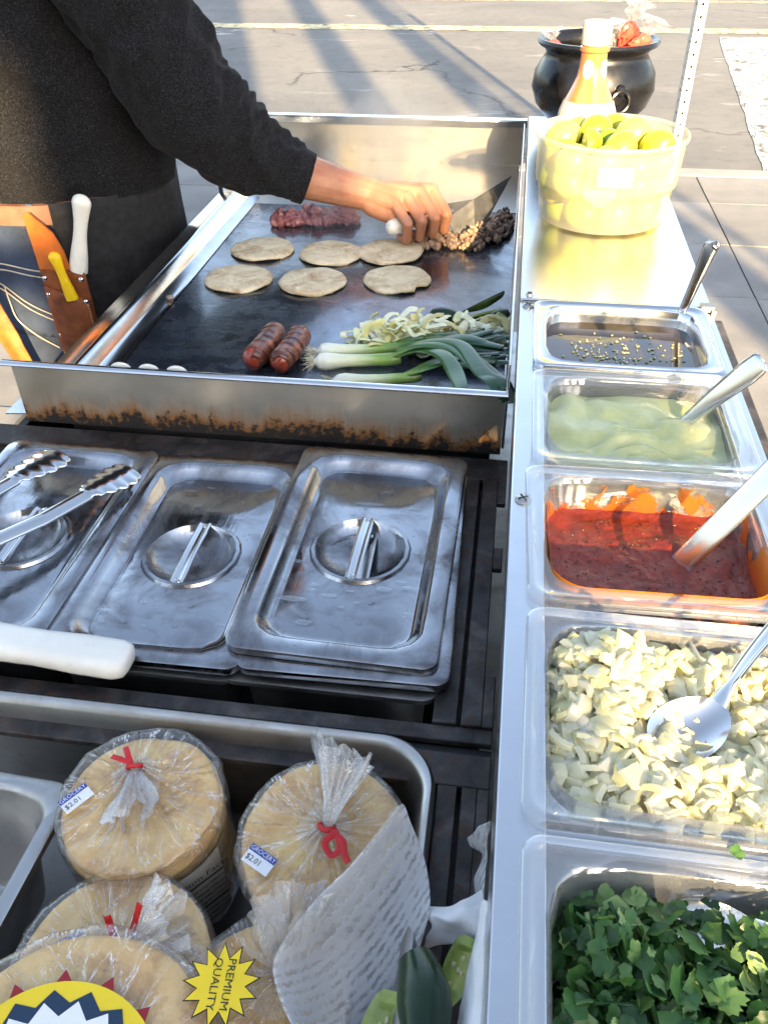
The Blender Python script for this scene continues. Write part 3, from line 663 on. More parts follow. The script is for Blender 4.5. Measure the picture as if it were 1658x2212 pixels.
for lay in range(5):
    for i in range(430 if lay < 3 else 220):
        x, y = rnd.uniform(-.074, .074), rnd.uniform(-.061, .061)
        if math.hypot(max(abs(x)-.05, 0), max(abs(y)-.037, 0)) > .024: continue
        e = min(1, (.078-abs(x))/.012, (.066-abs(y))/.012)
        z = (on_h(x, y)-.010)*e-.012*(1-e)-lay*.0045+rnd.uniform(-.002, .002)
        petal(b, (x, y, z), rnd.uniform(.0034, .0092), rnd.uniform(.0030, .0066), rnd.uniform(.0011, .0021), Quaternion((0, 0, 1), rnd.uniform(0, 6.3)) @ Quaternion((1, 0, 0), rnd.gauss(0, .55)) @ Quaternion((0, 1, 0), rnd.gauss(0, .5)), rnd)
b.box(-.0665, .0665, -.0530, .0530, -.070, -.024)
onion = tag(b.build('diced_onion', MAT['onion'], None, PC[3], (0, 0, TW[2][2]), angle=62), 'heaped diced white onion filling a clear pan', 'onion', kind='stuff')
bv = None
# chopped cilantro
def leaf(b, M, s, rnd, lob=3):
    asp = rnd.uniform(.45, 1.05); ph = rnd.uniform(-.5, .9); ser = rnd.uniform(.01, .05); fr_ = rnd.uniform(1.2, 2.2); la = rnd.uniform(.06, .27)
    pts = [(0, -.5*s)]; n_ = 21; cut = rnd.uniform(-1, 1) if rnd.random() < .5 else None
    for k in range(n_+1):
        a = -PI*.18+(PI*1.36)*k/n_
        r_ = s*(.46-.5*la+la*abs(math.sin(a*fr_+ph))**.8+ser*(-1)**k)
        pts.append((r_*math.cos(a)*asp, r_*math.sin(a)))
    cu, tw = rnd.uniform(-16, 28), rnd.uniform(-18, 18)
    fo = rnd.uniform(-.1, .4)
    vs_ = [(0, 0, 0)]+[(x*q, y*q, cu*x*x*q*q+tw*x*y*q*q+fo*abs(x)*q+s*.04*q*math.sin(3*math.atan2(y, x)+ph*9)) for q in (.5, 1) for x, y in pts]
    k = len(pts); b.add([M @ Vector(v) for v in vs_], [(0, 1+j, 1+(j+1) % k) for j in range(k)]+[(1+j, 1+k+j, 1+k+(j+1) % k, 1+(j+1) % k) for j in range(k)])
t = NT('cilantro leaf'); r_ = t.island()
ccol = t.ramp(r_, [(.1, (.018, .065, .016)), (.4, (.050, .14, .032)), (.72, (.11, .23, .06)), (.95, (.27, .38, .13))])
nn = t.noise(300, 3); t.set(color=ccol, rough=.42, spec=.5); t.bump(nn, .3, .0008)
ts = t.new('BsdfTranslucent'); t.l.new(t.mix(.5, ccol, (.16, .32, .03)), ts.inputs[0]); mx = t.new('MixShader'); mx.inputs[0].default_value = .28
t.l.new(t.b.outputs[0], mx.inputs[1]); t.l.new(ts.outputs[0], mx.inputs[2]); t.l.new(mx.outputs[0], t.out.inputs[0]); MAT['cilantro'] = t.m
rnd = random.Random(5); b = MB()
for i in range(1900):
    lay = i/1900
    x, y = rnd.uniform(-.073, .073), rnd.uniform(-.060, .060)
    if math.hypot(max(abs(x)-.05, 0), max(abs(y)-.037, 0)) > .023: continue
    z = -.040+lay*.040+.008*nz(x*30, y*30, 4)-.012*max(0, (abs(x)-.05)/.025)-.008*max(0, (abs(y)-.04)/.02)
    q = Quaternion((0, 0, 1), rnd.uniform(0, 2*PI)) @ Quaternion((1, 0, 0), rnd.gauss(0, .75)) @ Quaternion((0, 1, 0), rnd.gauss(0, .4))
    leaf(b, Matrix.Translation((x, y, z)) @ q.to_matrix().to_4x4(), rnd.uniform(.007, .0185), rnd)
for i in range(260):
    x, y = rnd.uniform(-.066, .066), rnd.uniform(-.052, .052); a = rnd.uniform(0, PI); l = rnd.uniform(.004, .010)
    z = -.012+.006*nz(x*30, y*30, 4)+rnd.uniform(-.008, .006)
    b.tube([(x-l*math.cos(a), y-l*math.sin(a), z), (x, y, z+.001), (x+l*math.cos(a), y+l*math.sin(a), z+rnd.uniform(-.003, .004))], rnd.uniform(.0009, .0017), 6)
b.box(-.066, .066, -.0525, .0525, -.072, -.045)
tag(b.build('chopped_cilantro', MAT['cilantro'], None, PC[4], smooth=True, angle=80), 'chopped green cilantro leaves filling the nearest clear pan', 'cilantro', kind='stuff')
rnd = random.Random(9)
for (x, y, z, l) in ((.160, -.637, .003, .008), (.118, -.6655, .005, .008)):
    b = MB(); leaf(b, frame((0, 0, 0), (1, .3, .1), (0, 1, .3)), l, rnd); tag(b.build('cilantro_leaf', MAT['cilantro'], None, (x, y, z)), 'stray cilantro scrap lying on the diced onion' if y > -.65 else 'stray cilantro scrap on the lip between onion and cilantro pans', 'leaf')

# ---------------------------------------------------------------- spoons
def cutlery(name, label, cat, path, wid, thick=.0016, up=(0, -1, .3), bowl=None, ridge=False, grp=None):
    P = smooth_path(path, 8); o = thing(name, label, cat, P[0], group=grp); P = [p-Vector(path[0]) for p in P]
    W = lerp_list(wid, len(P)); m_ = MB()
    m_.tube(P, [(w_/2, thick*(1 if not ridge else 1)) for w_ in W], 14, up=up)
    m_.build('handle', MAT['spoon'], o, angle=70)
    if ridge:
        d = (P[-1]-P[0]).normalized(); u = Vector(up); u = (u-d*u.dot(d)).normalized(); s_ = d.cross(u)
        for sg in (-1, 1):
            r2 = MB(); r2.tube([p+s_*(w_/2*.86*sg)+u*thick*.6 for p, w_ in zip(P[len(P)//4:], W[len(P)//4:])], .0009, 8); r2.build('edge_ridge', MAT['spoon'], o)
    if bowl:
        c_, ax, nrm, a, bq = bowl; c_ = Vector(c_)-Vector(path[0]); M = frame(c_, ax, Vector(nrm).cross(Vector(ax))); b_ = MB(); L = []
        for k in range(9):
            t = max(k/8, .02); L.append([(a*t*math.cos(q)*(1+.12*math.cos(q)), bq*t*math.sin(q), -.0085*(1-t*t)) for q in [2*PI*j/32 for j in range(32)]])
        b_.loft(L, cap0=True); b_.loft([[(x, y, z-.0014) for x, y, z in l_] for l_ in L][::-1], cap1=True); k0 = len(L)
        b_.loft([L[-1], [(x, y, z-.0014) for x, y, z in L[-1]]]); b_.xf(M); b_.build('bowl', MAT['spoon'], o, angle=60)
    return o
G = 'serving spoons in the pans'
cutlery('spoon', 'steel spoon standing in the dark salsa', 'spoon', [(.176, -.006, -.045), (.1735, -.012, -.016), (.181, -.019, .035), (.187, -.026, .076), (.188, -.027, .080)], [.007, .0075, .011, .0165, .013], .0018, (-.3, -1, .2), ridge=True, grp=G)
cutlery('spoon', 'steel spoon with beaded handle edge standing in the green salsa', 'spoon', [(.136, -.221, -.040), (.151, -.226, -.016), (.171, -.234, .018), (.190, -.241, .048), (.197, -.2435, .059), (.199, -.244, .062)], [.010, .011, .017, .022, .020, .012], .0019, (-.6, -.8, .7), ridge=True, grp=G)
cutlery('spatula', 'flat steel spatula handle slanting out of the red salsa', 'spatula', [(.116, -.407, -.055), (.1305, -.408, -.028), (.158, -.406, .025), (.20, -.402, .105), (.215, -.40, .135)], [.0195, .0195, .019, .019, .018], .0013, (-.75, -.6, .5))
cutlery('spoon', 'steel spoon with its bowl resting in the diced onion', 'spoon', [(.124, -.570, .004), (.131, -.562, .014), (.142, -.5525, .034), (.160, -.539, .062), (.185, -.520, .098), (.20, -.508, .12)], [.012, .0065, .008, .010, .014, .015], .002, (-.6, -.4, .8), bowl=((.104, -.590, .0015), (.62, .45, .1), (-.10, -.25, 1), .026, .0185), ridge=True, grp=G)
cutlery('spoon', 'steel spoon half buried in the chopped cilantro', 'spoon', [(.122, -.7, -.002), (.131, -.703, .004), (.15, -.708, .02), (.18, -.716, .048), (.21, -.722, .075)], [.010, .0065, .008, .012, .015], .002, (-.4, -.4, .9), bowl=((.103, -.700, -.018), (.75, -.12, .14), (-.05, .30, -1), .026, .0185), grp=G)

# ---------------------------------------------------------------- lime bucket
BC = Vector((.1035, .292, 0))
bk = thing('lime_bucket', 'round milky plastic bucket full of limes on the counter', 'bucket', BC)
b = MB(); b.lathe([(.002, .0015), (.076, .0015), (.082, .003), (.0845, .010), (.0895, .048), (.0925, .051), (.0932, .056), (.0955, .104), (.0985, .106), (.0995, .1095), (.0985, .1125), (.0958, .1125), (.0945, .109)], 72)
b.build('tub', MAT['bucket'], bk, angle=50)
b = MB(); L = []
for k in range(9):
    a = -PI/2+.02+(k-4)*.062; L.append([(.0962*math.cos(a), .0962*math.sin(a), z) for z in (.066, .068, .090, .092)])
b.loft(L, closed=False); o = b.build('moulded_panel', MAT['bucket'], bk); sm_ = o.modifiers.new('s', 'SOLIDIFY'); sm_.thickness = .0015; sm_.offset = 1
def citrus():
    t = NT('lime rind'); inf = t.new('ObjectInfo'); n = t.noise(40, 4); f = t.noise(420, 3)
    c_ = t.ramp(t.math('ADD', t.math('MULTIPLY', inf.outputs['Random'], .75), t.math('MULTIPLY', n, .25)), [(.12, (.16, .27, .010)), (.4, (.42, .44, .03)), (.75, (.72, .62, .10))])
    t.set(color=c_, rough=.3, spec=.6, sss=.1); t.b.inputs['Subsurface Scale'].default_value = .01; t.bump(f, .25, .0008); return t.m
limes = citrus()
def lime_fn(d): return 1+.16*max(0, abs(d.z)-.86)*(3 if d.z > 0 else 2)+.015*nz(d.x*2, d.y*2, d.z*2)
lb = MB(); lb.ball((0, 0, 0), (.0205, .0205, .0235), 24, 16, lime_fn); lime_me = lb.mesh('lime', limes)
hb_ = MB(); L = []
for k in range(9):
    t_ = PI/2*k/8; L.append([(.021*math.sin(max(t_, .02))*math.cos(q), .021*math.sin(max(t_, .02))*math.sin(q), -.023*math.cos(t_)) for q in [2*PI*j/24 for j in range(24)]])
hb_.loft(L, cap0=True); n0 = len(hb_.f); hb_.loft([[(.021*s*math.cos(q), .021*s*math.sin(q), 0 if s > .8 else -.0008*abs(math.sin(q*5))) for q in [2*PI*j/40 for j in range(40)]] for s in (1, .93, .86, .4, .03)], cap1=True, m=1)
pulp = plain('lime pulp', (.55, .60, .22), .25, var=.15, scale=200, sss=.2); half_me = hb_.mesh('lime_half', [limes, pulp])
rnd = random.Random(21)
top = [(-.062, .010, .104), (-.035, -.032, .106), (-.018, .030, .108), (.008, -.048, .105), (.028, .005, .112), (.056, -.026, .104), (.060, .026, .102), (.010, .060, .103), (-.040, .052, .100), (.045, .060, .098), (-.005, -.008, .098)]
SPOTL = ['lime at the far left of the bucket', 'lime half near the front left of the bucket', 'dark green lime at the back left of the bucket', 'large lime in the front middle of the bucket', 'lime on top in the middle of the bucket', 'yellow lime at the front right of the bucket', 'lime half at the right of the bucket', 'lime at the back of the bucket', 'lime at the back left rim of the bucket', 'lime half at the back right of the bucket', 'lime showing between the front limes of the bucket']
for i, (x, y, z) in enumerate(top):
    o = link('lime', half_me if i in (1, 6, 9) else lime_me, None, BC+Vector((x, y, z-.004)), (rnd.uniform(0, 3), rnd.uniform(0, 3), rnd.uniform(0, 6)) if i not in (6, 9) else (rnd.uniform(-.6, .6), rnd.uniform(-.5, .5), rnd.uniform(0, 6)))
    tag(o, SPOTL[i], 'lime', 'limes in the bucket')
for z in (.024, .058, .082):
    for rr__, n_ in ((.0635, 9), (.022, 3)):
        for k in range(n_):
            a = 2*PI*k/n_+z*30; rk = rr__*(1+(.02 if z > .05 else -.03)+rnd.uniform(-.05, .03)); o = link('lime', lime_me if rnd.random() < .7 else half_me, None, BC+Vector((rk*math.cos(a), rk*math.sin(a), z+rnd.uniform(-.004, .004))), (rnd.uniform(0, 3), rnd.uniform(0, 3), rnd.uniform(0, 3)))
            o.scale = (1.02, 1.02, 1.02)
            tag(o, 'lime lying inside the bucket below the top layer, seen through its milky wall', 'lime', 'limes in the bucket')

# ---------------------------------------------------------------- sauce bottle
bt = thing('sauce_bottle', 'red hot sauce bottle with pale cap behind the lime bucket', 'bottle', (.083, .500, 0))
sauce = NT('red hot sauce'); sauce.set(color=(.74, .20, .07), rough=.10, coat=.8, sss=.25); sauce.b.inputs['Subsurface Radius'].default_value = (.02, .006, .002); sauce.b.inputs['Subsurface Scale'].default_value = 1
b = MB(); b.lathe([(.040, 0), (.0435, .004), (.0435, .078), (.042, .09), (.036, .106), (.027, .124), (.0215, .138), (.0195, .152), (.0188, .170), (.0215, .172), (.0215, .177), (.017, .180), (.016, .19)], 40, cap0=True, cap1=True); b.build('bottle', sauce.m, bt, angle=50)
b = MB(); b.lathe([(.0205, .180), (.0212, .182), (.0208, .206), (.0195, .2095), (.001, .2100)], 40, cap0=True); b.build('cap', plain('cream cap', (.80, .66, .48), .4, var=.03), bt)
b = MB(); b.lathe([(.0440, .012), (.0440, .079), (.0425, .091), (.0365, .1068)], 48); b.build('body_label', plain('cream paper label', (.80, .62, .45), .45, var=.06), bt)
for a in (-PI*.62, -PI*.2):
    L = []
    for k in range(13):
        for s in (0,): pass
    b = MB(); pts = []
    for k in range(20):
        q = 2*PI*k/20; aa = a+.42*math.cos(q); zz = .150+.0125*math.sin(q); r_ = .0200+max(0, (.152-zz))*.16; pts.append((r_*math.cos(aa), r_*math.sin(aa), zz))
    cc = (.0212*math.cos(a), .0212*math.sin(a), .150); b.add([cc]+pts, [(0, 1+k, 1+(k+1) % 20) for k in range(20)]); b.build('neck_seal', bpy.data.materials['cream paper label'], bt)

# ---------------------------------------------------------------- cauldron of sweets
cd = thing('candy_cauldron', 'round black plastic cauldron holding wrapped sweets at the counter end', 'cauldron', (.1065, .775, 0))
b = MB(); b.lathe([(.001, .014), (.05, .013), (.078, .022), (.098, .045), (.1075, .072), (.104, .098), (.092, .118), (.087, .126), (.090, .133), (.101, .139), (.1045, .1445), (.102, .149), (.096, .149), (.089, .143), (.084, .128), (.09, .115), (.10, .09), (.10, .06), (.08, .03), (.001, .022)], 64); b.build('pot', MAT['cauldron'], cd, angle=60)
for k in range(3):
    a = PI/6+k*2*PI/3; MB().lathe([(.010, 0), (.013, .006), (.014, .03)], 14, .058*math.cos(a), .058*math.sin(a), cap0=True).build('foot', MAT['cauldron'], cd)
a = -PI*.38; cx, cy_ = .108*math.cos(a), .108*math.sin(a); M = frame((cx, cy_, .072), (-math.sin(a), math.cos(a), 0), (0, 0, 1))
b = MB(); b.tube([(.0165*math.cos(q), .0165*math.sin(q)-.004, .004) for q in [2*PI*j/28 for j in range(29)]], .0032, 8, cap=False); b.xf(M); b.build('ring_handle', MAT['cauldron'], cd)
b = MB(); b.lathe([(.009, -.006), (.009, .003), (.006, .006), (.0005, .0065)], 20); b.xf(M @ Matrix.Translation((0, .013, 0))); b.build('ring_boss', MAT['cauldron'], cd)
cf = island_mat('red sweet wrapper', [(.3, (.55, .02, .02)), (.7, (.75, .10, .06))], .18, 0, .3, 90)
def wrapper(name, label, c_, ax, l, w_, mats, seed):
    o = thing(name, label, 'candy', c_, group='sweets in the cauldron'); ax = Vector(ax).normalized(); s_ = ax.orthogonal().normalized(); t_ = ax.cross(s_); rnd = random.Random(seed)
    def tube_(l0, l1, wf, amp, mat, nm):
        L = []
        for i in range(15):
            f = l0+(l1-l0)*i/14; L.append([ax*(f*l)+(s_*math.cos(q)+t_*math.sin(q)*.5)*(w_*wf(f))*(1+amp*nz(math.cos(q)*3+seed, math.sin(q)*3, f*9)) for q in [2*PI*j/28 for j in range(28)]])
        b = MB(); b.loft(L, True, True); b.build(nm, mat, o, angle=30)
    tube_(0, .62, lambda f: .25+.9*math.sin(min(f/.62, 1)*PI)**.6, .35, mats[0], 'sweet')
    tube_(.55, 1, lambda f: .28+1.3*(f-.55)/.45, .9, mats[1], 'wrapper_end')
wrapper('wrapped_sweet', 'tall red wrapped sweet standing up out of the cauldron', (.150, .78, .125), (.22, 0, 1), .080, .019, [cf, MAT['film']], 3)
wrapper('wrapped_sweet', 'red wrapped sweet leaning on the cauldron rim at the right', (.168, .760, .120), (.35, -.05, .8), .066, .020, [cf, MAT['film']], 5)
wrapper('wrapped_sweet', 'clear wrapped sweet between the bottle and the red sweets', (.125, .772, .118), (.1, -.1, 1), .058, .017, [MAT['film'], MAT['film']], 8)
wrapper('wrapped_sweet', 'red wrapped sweet at the left rim of the cauldron', (.035, .79, .115), (-.2, .1, 1), .045, .013, [cf, MAT['film']], 12)

# ================================================================ STEAM TABLE: pans and lids
def lid_meshes(w_=.173, d_=.292, hr=.044, hy=-.004):
    A = rr_angles(w_, d_, .013, 9, 9); b = MB()
    L = [rr(w_-.001, d_-.001, .013, -.0085, A), rr(w_, d_, .013, -.007, A), rr(w_-.0006, d_-.0006, .013, -.0012, A), rr(w_-.004, d_-.004, .012, .0, A),
         rr(w_-.030, d_-.030, .028, .0, A), rr(w_-.034, d_-.034, .027, -.0010, A), rr(w_-.040, d_-.040, .025, -.0045, A), rr(w_-.050, d_-.050, .023, -.0105, A), rr(w_-.056, d_-.056, .021, -.0120, A), rr(w_-.062, d_-.062, .020, -.0108, A)]
    L += [circ(hr+.010, -.0100, A, 0, hy), circ(hr+.003, -.0096, A, 0, hy), circ(hr+.0012, -.0068, A, 0, hy), circ(hr-.002, -.0066, A, 0, hy), circ(hr-.0045, -.0100, A, 0, hy), circ(hr*.82, -.0150, A, 0, hy), circ(hr*.6, -.0200, A, 0, hy), circ(hr*.3, -.0230, A, 0, hy), circ(hr*.05, -.0240, A, 0, hy)]
    b.loft(L, cap1=True)
    me = b.mesh('lid_plate', MAT['lid'], True, 50)
    h = MB(); n_ = 14; top = []; 
    for k in range(n_+1):
        y = -hr+.001+(2*hr-.002)*k/n_; z = -.0058+.0016*math.sin(PI*k/n_)
        top.append([(-.0062, y, z-.0016), (-.0062, y, z), (-.0045, y, z+.0010), (-.0028, y, z-.0004), (.0028, y, z-.0004), (.0045, y, z+.0010), (.0062, y, z), (.0062, y, z-.0016)])
    h.loft(top, True, True); h.v = [(x, y+hy, z) for x, y, z in h.v]
    return me, h.mesh('lid_handle', MAT['bead'], True, 40)
LIDM, LIDH = lid_meshes()
rv = MB(); rv.lathe([(.0022, 0), (.0022, .0004), (.001, .0011), (.0002, .0012)], 12); rvm = rv.mesh('rivet', MAT['bead'])
def lid(label, loc, rz=0, rx=0, ry=0, handle=True):
    o = thing('pan_lid', label, 'pan lid', loc, group='steel lids on the steam table'); o.rotation_euler = (rx, ry, rz)
    link('lid_plate', LIDM, o)
    h = link('lid_handle', LIDH, o)
    for s in (-1, 1): link('rivet', rvm, h, (0, s*.0395-.004, -.0058))
    return o
third = MB(); A = rr_angles(.176, .296, .014, 9, 5)
third.loft([rr(.175, .295, .014, -.005, A), rr(.176, .296, .014, -.003, A), rr(.175, .295, .014, 0, A), rr(.160, .280, .02, 0, A), rr(.152, .272, .022, -.003, A), rr(.146, .266, .022, -.07, A), rr(.130, .25, .02, -.085, A)], cap1=True)
tm = third.mesh('steam_pan', MAT['dull'], True, 50)
for (x, y), l in (((-.131, -.342), 'steel steam pan under the two stacked lids at the right'), ((-.292, -.344), 'steel steam pan under the middle lid'), ((-.462, -.344), 'steel steam pan under the lid with tongs')):
    tag(link('steam_pan', tm, None, (x, y, -.1205)), l, 'pan', 'steam table pans')
lid('steel lid beneath the top right lid, only its edges showing', (-.124, -.338, -.1085), R(1.2))
lid('clean steel lid at the right, stacked on another lid', (-.130, -.328, -.0985), R(-.8), R(.4), R(.3))
lid('water-spotted steel lid in the middle of the steam table', (-.288, -.343, -.1095), R(.3), R(-.2), R(-.6))
lid('steel lid at the left with tongs lying on it', (-.457, -.343, -.1075), R(-.3))
# water drops and puddles on the lids
wat = clear('water', (.97, .98, .98), .05, 1.2, .0, .02)
rnd = random.Random(31); b = MB()
for (cx, cy_, cz) in ((-.288, -.343, -.1188), (-.130, -.328, -.1078)):
    for i in range(26):
        x, y = rnd.uniform(-.055, .055), rnd.uniform(-.11, .11)
        if math.hypot(x, y+.004) < .052: continue
        r_ = rnd.choice((.0012, .0016, .0025, .004)); st = rnd.uniform(.5, 2.6)
        b.ball((cx+x, cy_+y, cz+.0004), (r_*st*1.5, r_*.8, .0005), 12, 6)
tag(b.build('water_drops', wat, None), 'drops of water on the steel lids', 'water', kind='stuff')

# tongs on the left lid
tg = thing('tongs', 'scalloped steel tongs lying open on the left lid', 'tongs', (0, 0, 0))
def tong(p0, p1, p2, w0, flip, name='tong_arm'):
    """arm from the pivot end to the scalloped head"""
    P = smooth_path([p0, p1], 10); P = P[:-1]+smooth_path([p1, p2], 56); b = MB(); n_ = len(P); L = []
    for i, p in enumerate(P):
        f = i/(n_-1); d = (P[min(i+1, n_-1)]-P[max(i-1, 0)]).normalized(); s_ = d.cross(Vector((0, 0, 1))).normalized()
        hd = max(0, (f-.56)/.44); w_ = w0*(1+.9*math.sin(min(hd*1.05, 1)*PI*.62)) if hd > 0 else w0
        sc_l = w_*.22*abs(math.sin(hd*PI*4.5)) if hd > .08 else 0
        if hd > .9: w_ *= math.sqrt(max(.08, 1-((hd-.9)/.1)**2))
        L.append([p+s_*(k*(w_+sc_l))+Vector((0, 0, ((-.55 if hd == 0 else -.28)*abs(k)**1.6*w_*flip+.004))) for k in (-1, -.8, -.45, 0, .45, .8, 1)])
    b.loft(L, closed=False); o = b.build(name, MAT['spoon'], tg, angle=60); s_ = o.modifiers.new('s', 'SOLIDIFY'); s_.thickness = .0012
tong((-.525, -.497, -.075), (-.425, -.353, -.085), (-.381, -.254, -.094), .0105, 1)
tong((-.530, -.492, -.075), (-.505, -.345, -.085), (-.468, -.233, -.096), .0105, 1)
MB().lathe([(.006, -.004), (.006, .004)], 16, -.5275, -.495, cap0=True, cap1=True).build('pivot', MAT['spoon'], tg, (0, 0, -.072))
# white plastic handle in front of the lids
kh = thing('white_handled_utensil', 'utensil with a thick white plastic handle lying across the front of the lids', 'utensil', (-.300, -.4975, -.100))
A = rr_angles(.034, .022, .009, 6, 2); b = MB(); L = []
for x, s in ((.016, .25), (.0155, .6), (.013, .85), (.006, 1), (-.02, 1.02), (-.06, .92), (-.10, .97), (-.13, 1.05), (-.15, .9)):
    L.append([(x, -px*s, py*s*.9) for px, py, _ in rr(.034, .022, .0095, 0, A)])
b.loft(L, True, True); b.build('handle', MAT['white_plastic'], kh, rot=(0, R(2), R(-1.5)), angle=50)
b = MB(); b.box(-.36, -.15, -.016, .016, -.001, .001); b.build('blade', MAT['spoon'], kh)

# ================================================================ FRONT BAY: big pan with bagged tortillas
bp = MB(); W2, D2 = .536, .36; A = rr_angles(W2, D2, .042, 14, 9)
bp.loft([rr(W2-.004, D2-.004, .042, -.009, A), rr(W2, D2, .042, -.005, A), rr(W2-.001, D2-.001, .042, -.001, A), rr(W2-.006, D2-.006, .04, .0015, A), rr(W2-.013, D2-.013, .038, .0008, A), rr(W2-.019, D2-.019, .036, -.004, A), rr(W2-.026, D2-.026, .036, -.03, A), rr(W2-.04, D2-.04, .036, -.13, A), rr(W2-.07, D2-.07, .03, -.145, A)], cap1=True)
tag(bp.build('hotel_pan', MAT['dull'], None, (-.305, -.7155, -.104), angle=50), 'large deep steel pan holding the bagged tortillas', 'pan')
sp = MB(); W3, D3 = .172, .30; A = rr_angles(W3, D3, .016, 9, 6)
sp.loft([rr(W3, D3, .016, -.006, A), rr(W3, D3, .016, 0, A), rr(W3-.004, D3-.004, .016, .0015, A), rr(W3-.018, D3-.018, .022, .001, A), rr(W3-.024, D3-.024, .024, -.004, A), rr(W3-.026, D3-.026, .024, -.018, A), rr(W3-.032, D3-.032, .024, -.021, A), rr(W3-.040, D3-.040, .026, -.085, A), rr(W3-.06, D3-.06, .024, -.1, A)], cap1=True)
tag(sp.build('small_pan', MAT['dull'], None, (-.377, -.745, -.112), (R(-2), R(3), R(-1)), angle=50), 'smaller empty steel pan standing inside the large pan at the left', 'pan')

rnd = random.Random(2)
def tort_mesh(r_, th, seed, name='tortilla', mat=None, notch=None, dome=0, n_=48):
    def rad(a): 
        k = r_*(1+.018*nz(math.cos(a)*1.6+seed, math.sin(a)*1.6)+.006*nz(math.cos(a)*6+seed, math.sin(a)*6))
        if notch:
            d = abs((a-notch[0]+PI) % (2*PI)-PI); k *= 1-notch[1]*max(0, 1-(d/notch[2])**2)
        return k
    b = MB(); L = []
    def zz(x, y, f): return dome*(1-f*f)+.0012*nz(x*40+seed, y*40)+.0007*nz(x*110, y*110+seed)+.0032*f**4*nz(x*25+seed, y*25, 3)
    for f, z in ((.02, th), (.25, th), (.5, th), (.72, th), (.88, th), (.965, th*.92), (1, th*.5), (.985, th*.1), (.9, 0), (.5, 0), (.02, 0)):
        L.append([(rad(a)*f*math.cos(a), rad(a)*f*math.sin(a), z+zz(rad(a)*f*math.cos(a), rad(a)*f*math.sin(a), f)) for a in [2*PI*j/n_ for j in range(n_)]])
    b.loft(L, True, True); return b.mesh(name, mat or MAT['tortilla'], True, 70)
BT = [tort_mesh(.053, .0043, s*5+1, mat=MAT['tort_bag'], n_=40, dome=.0006) for s in range(5)]
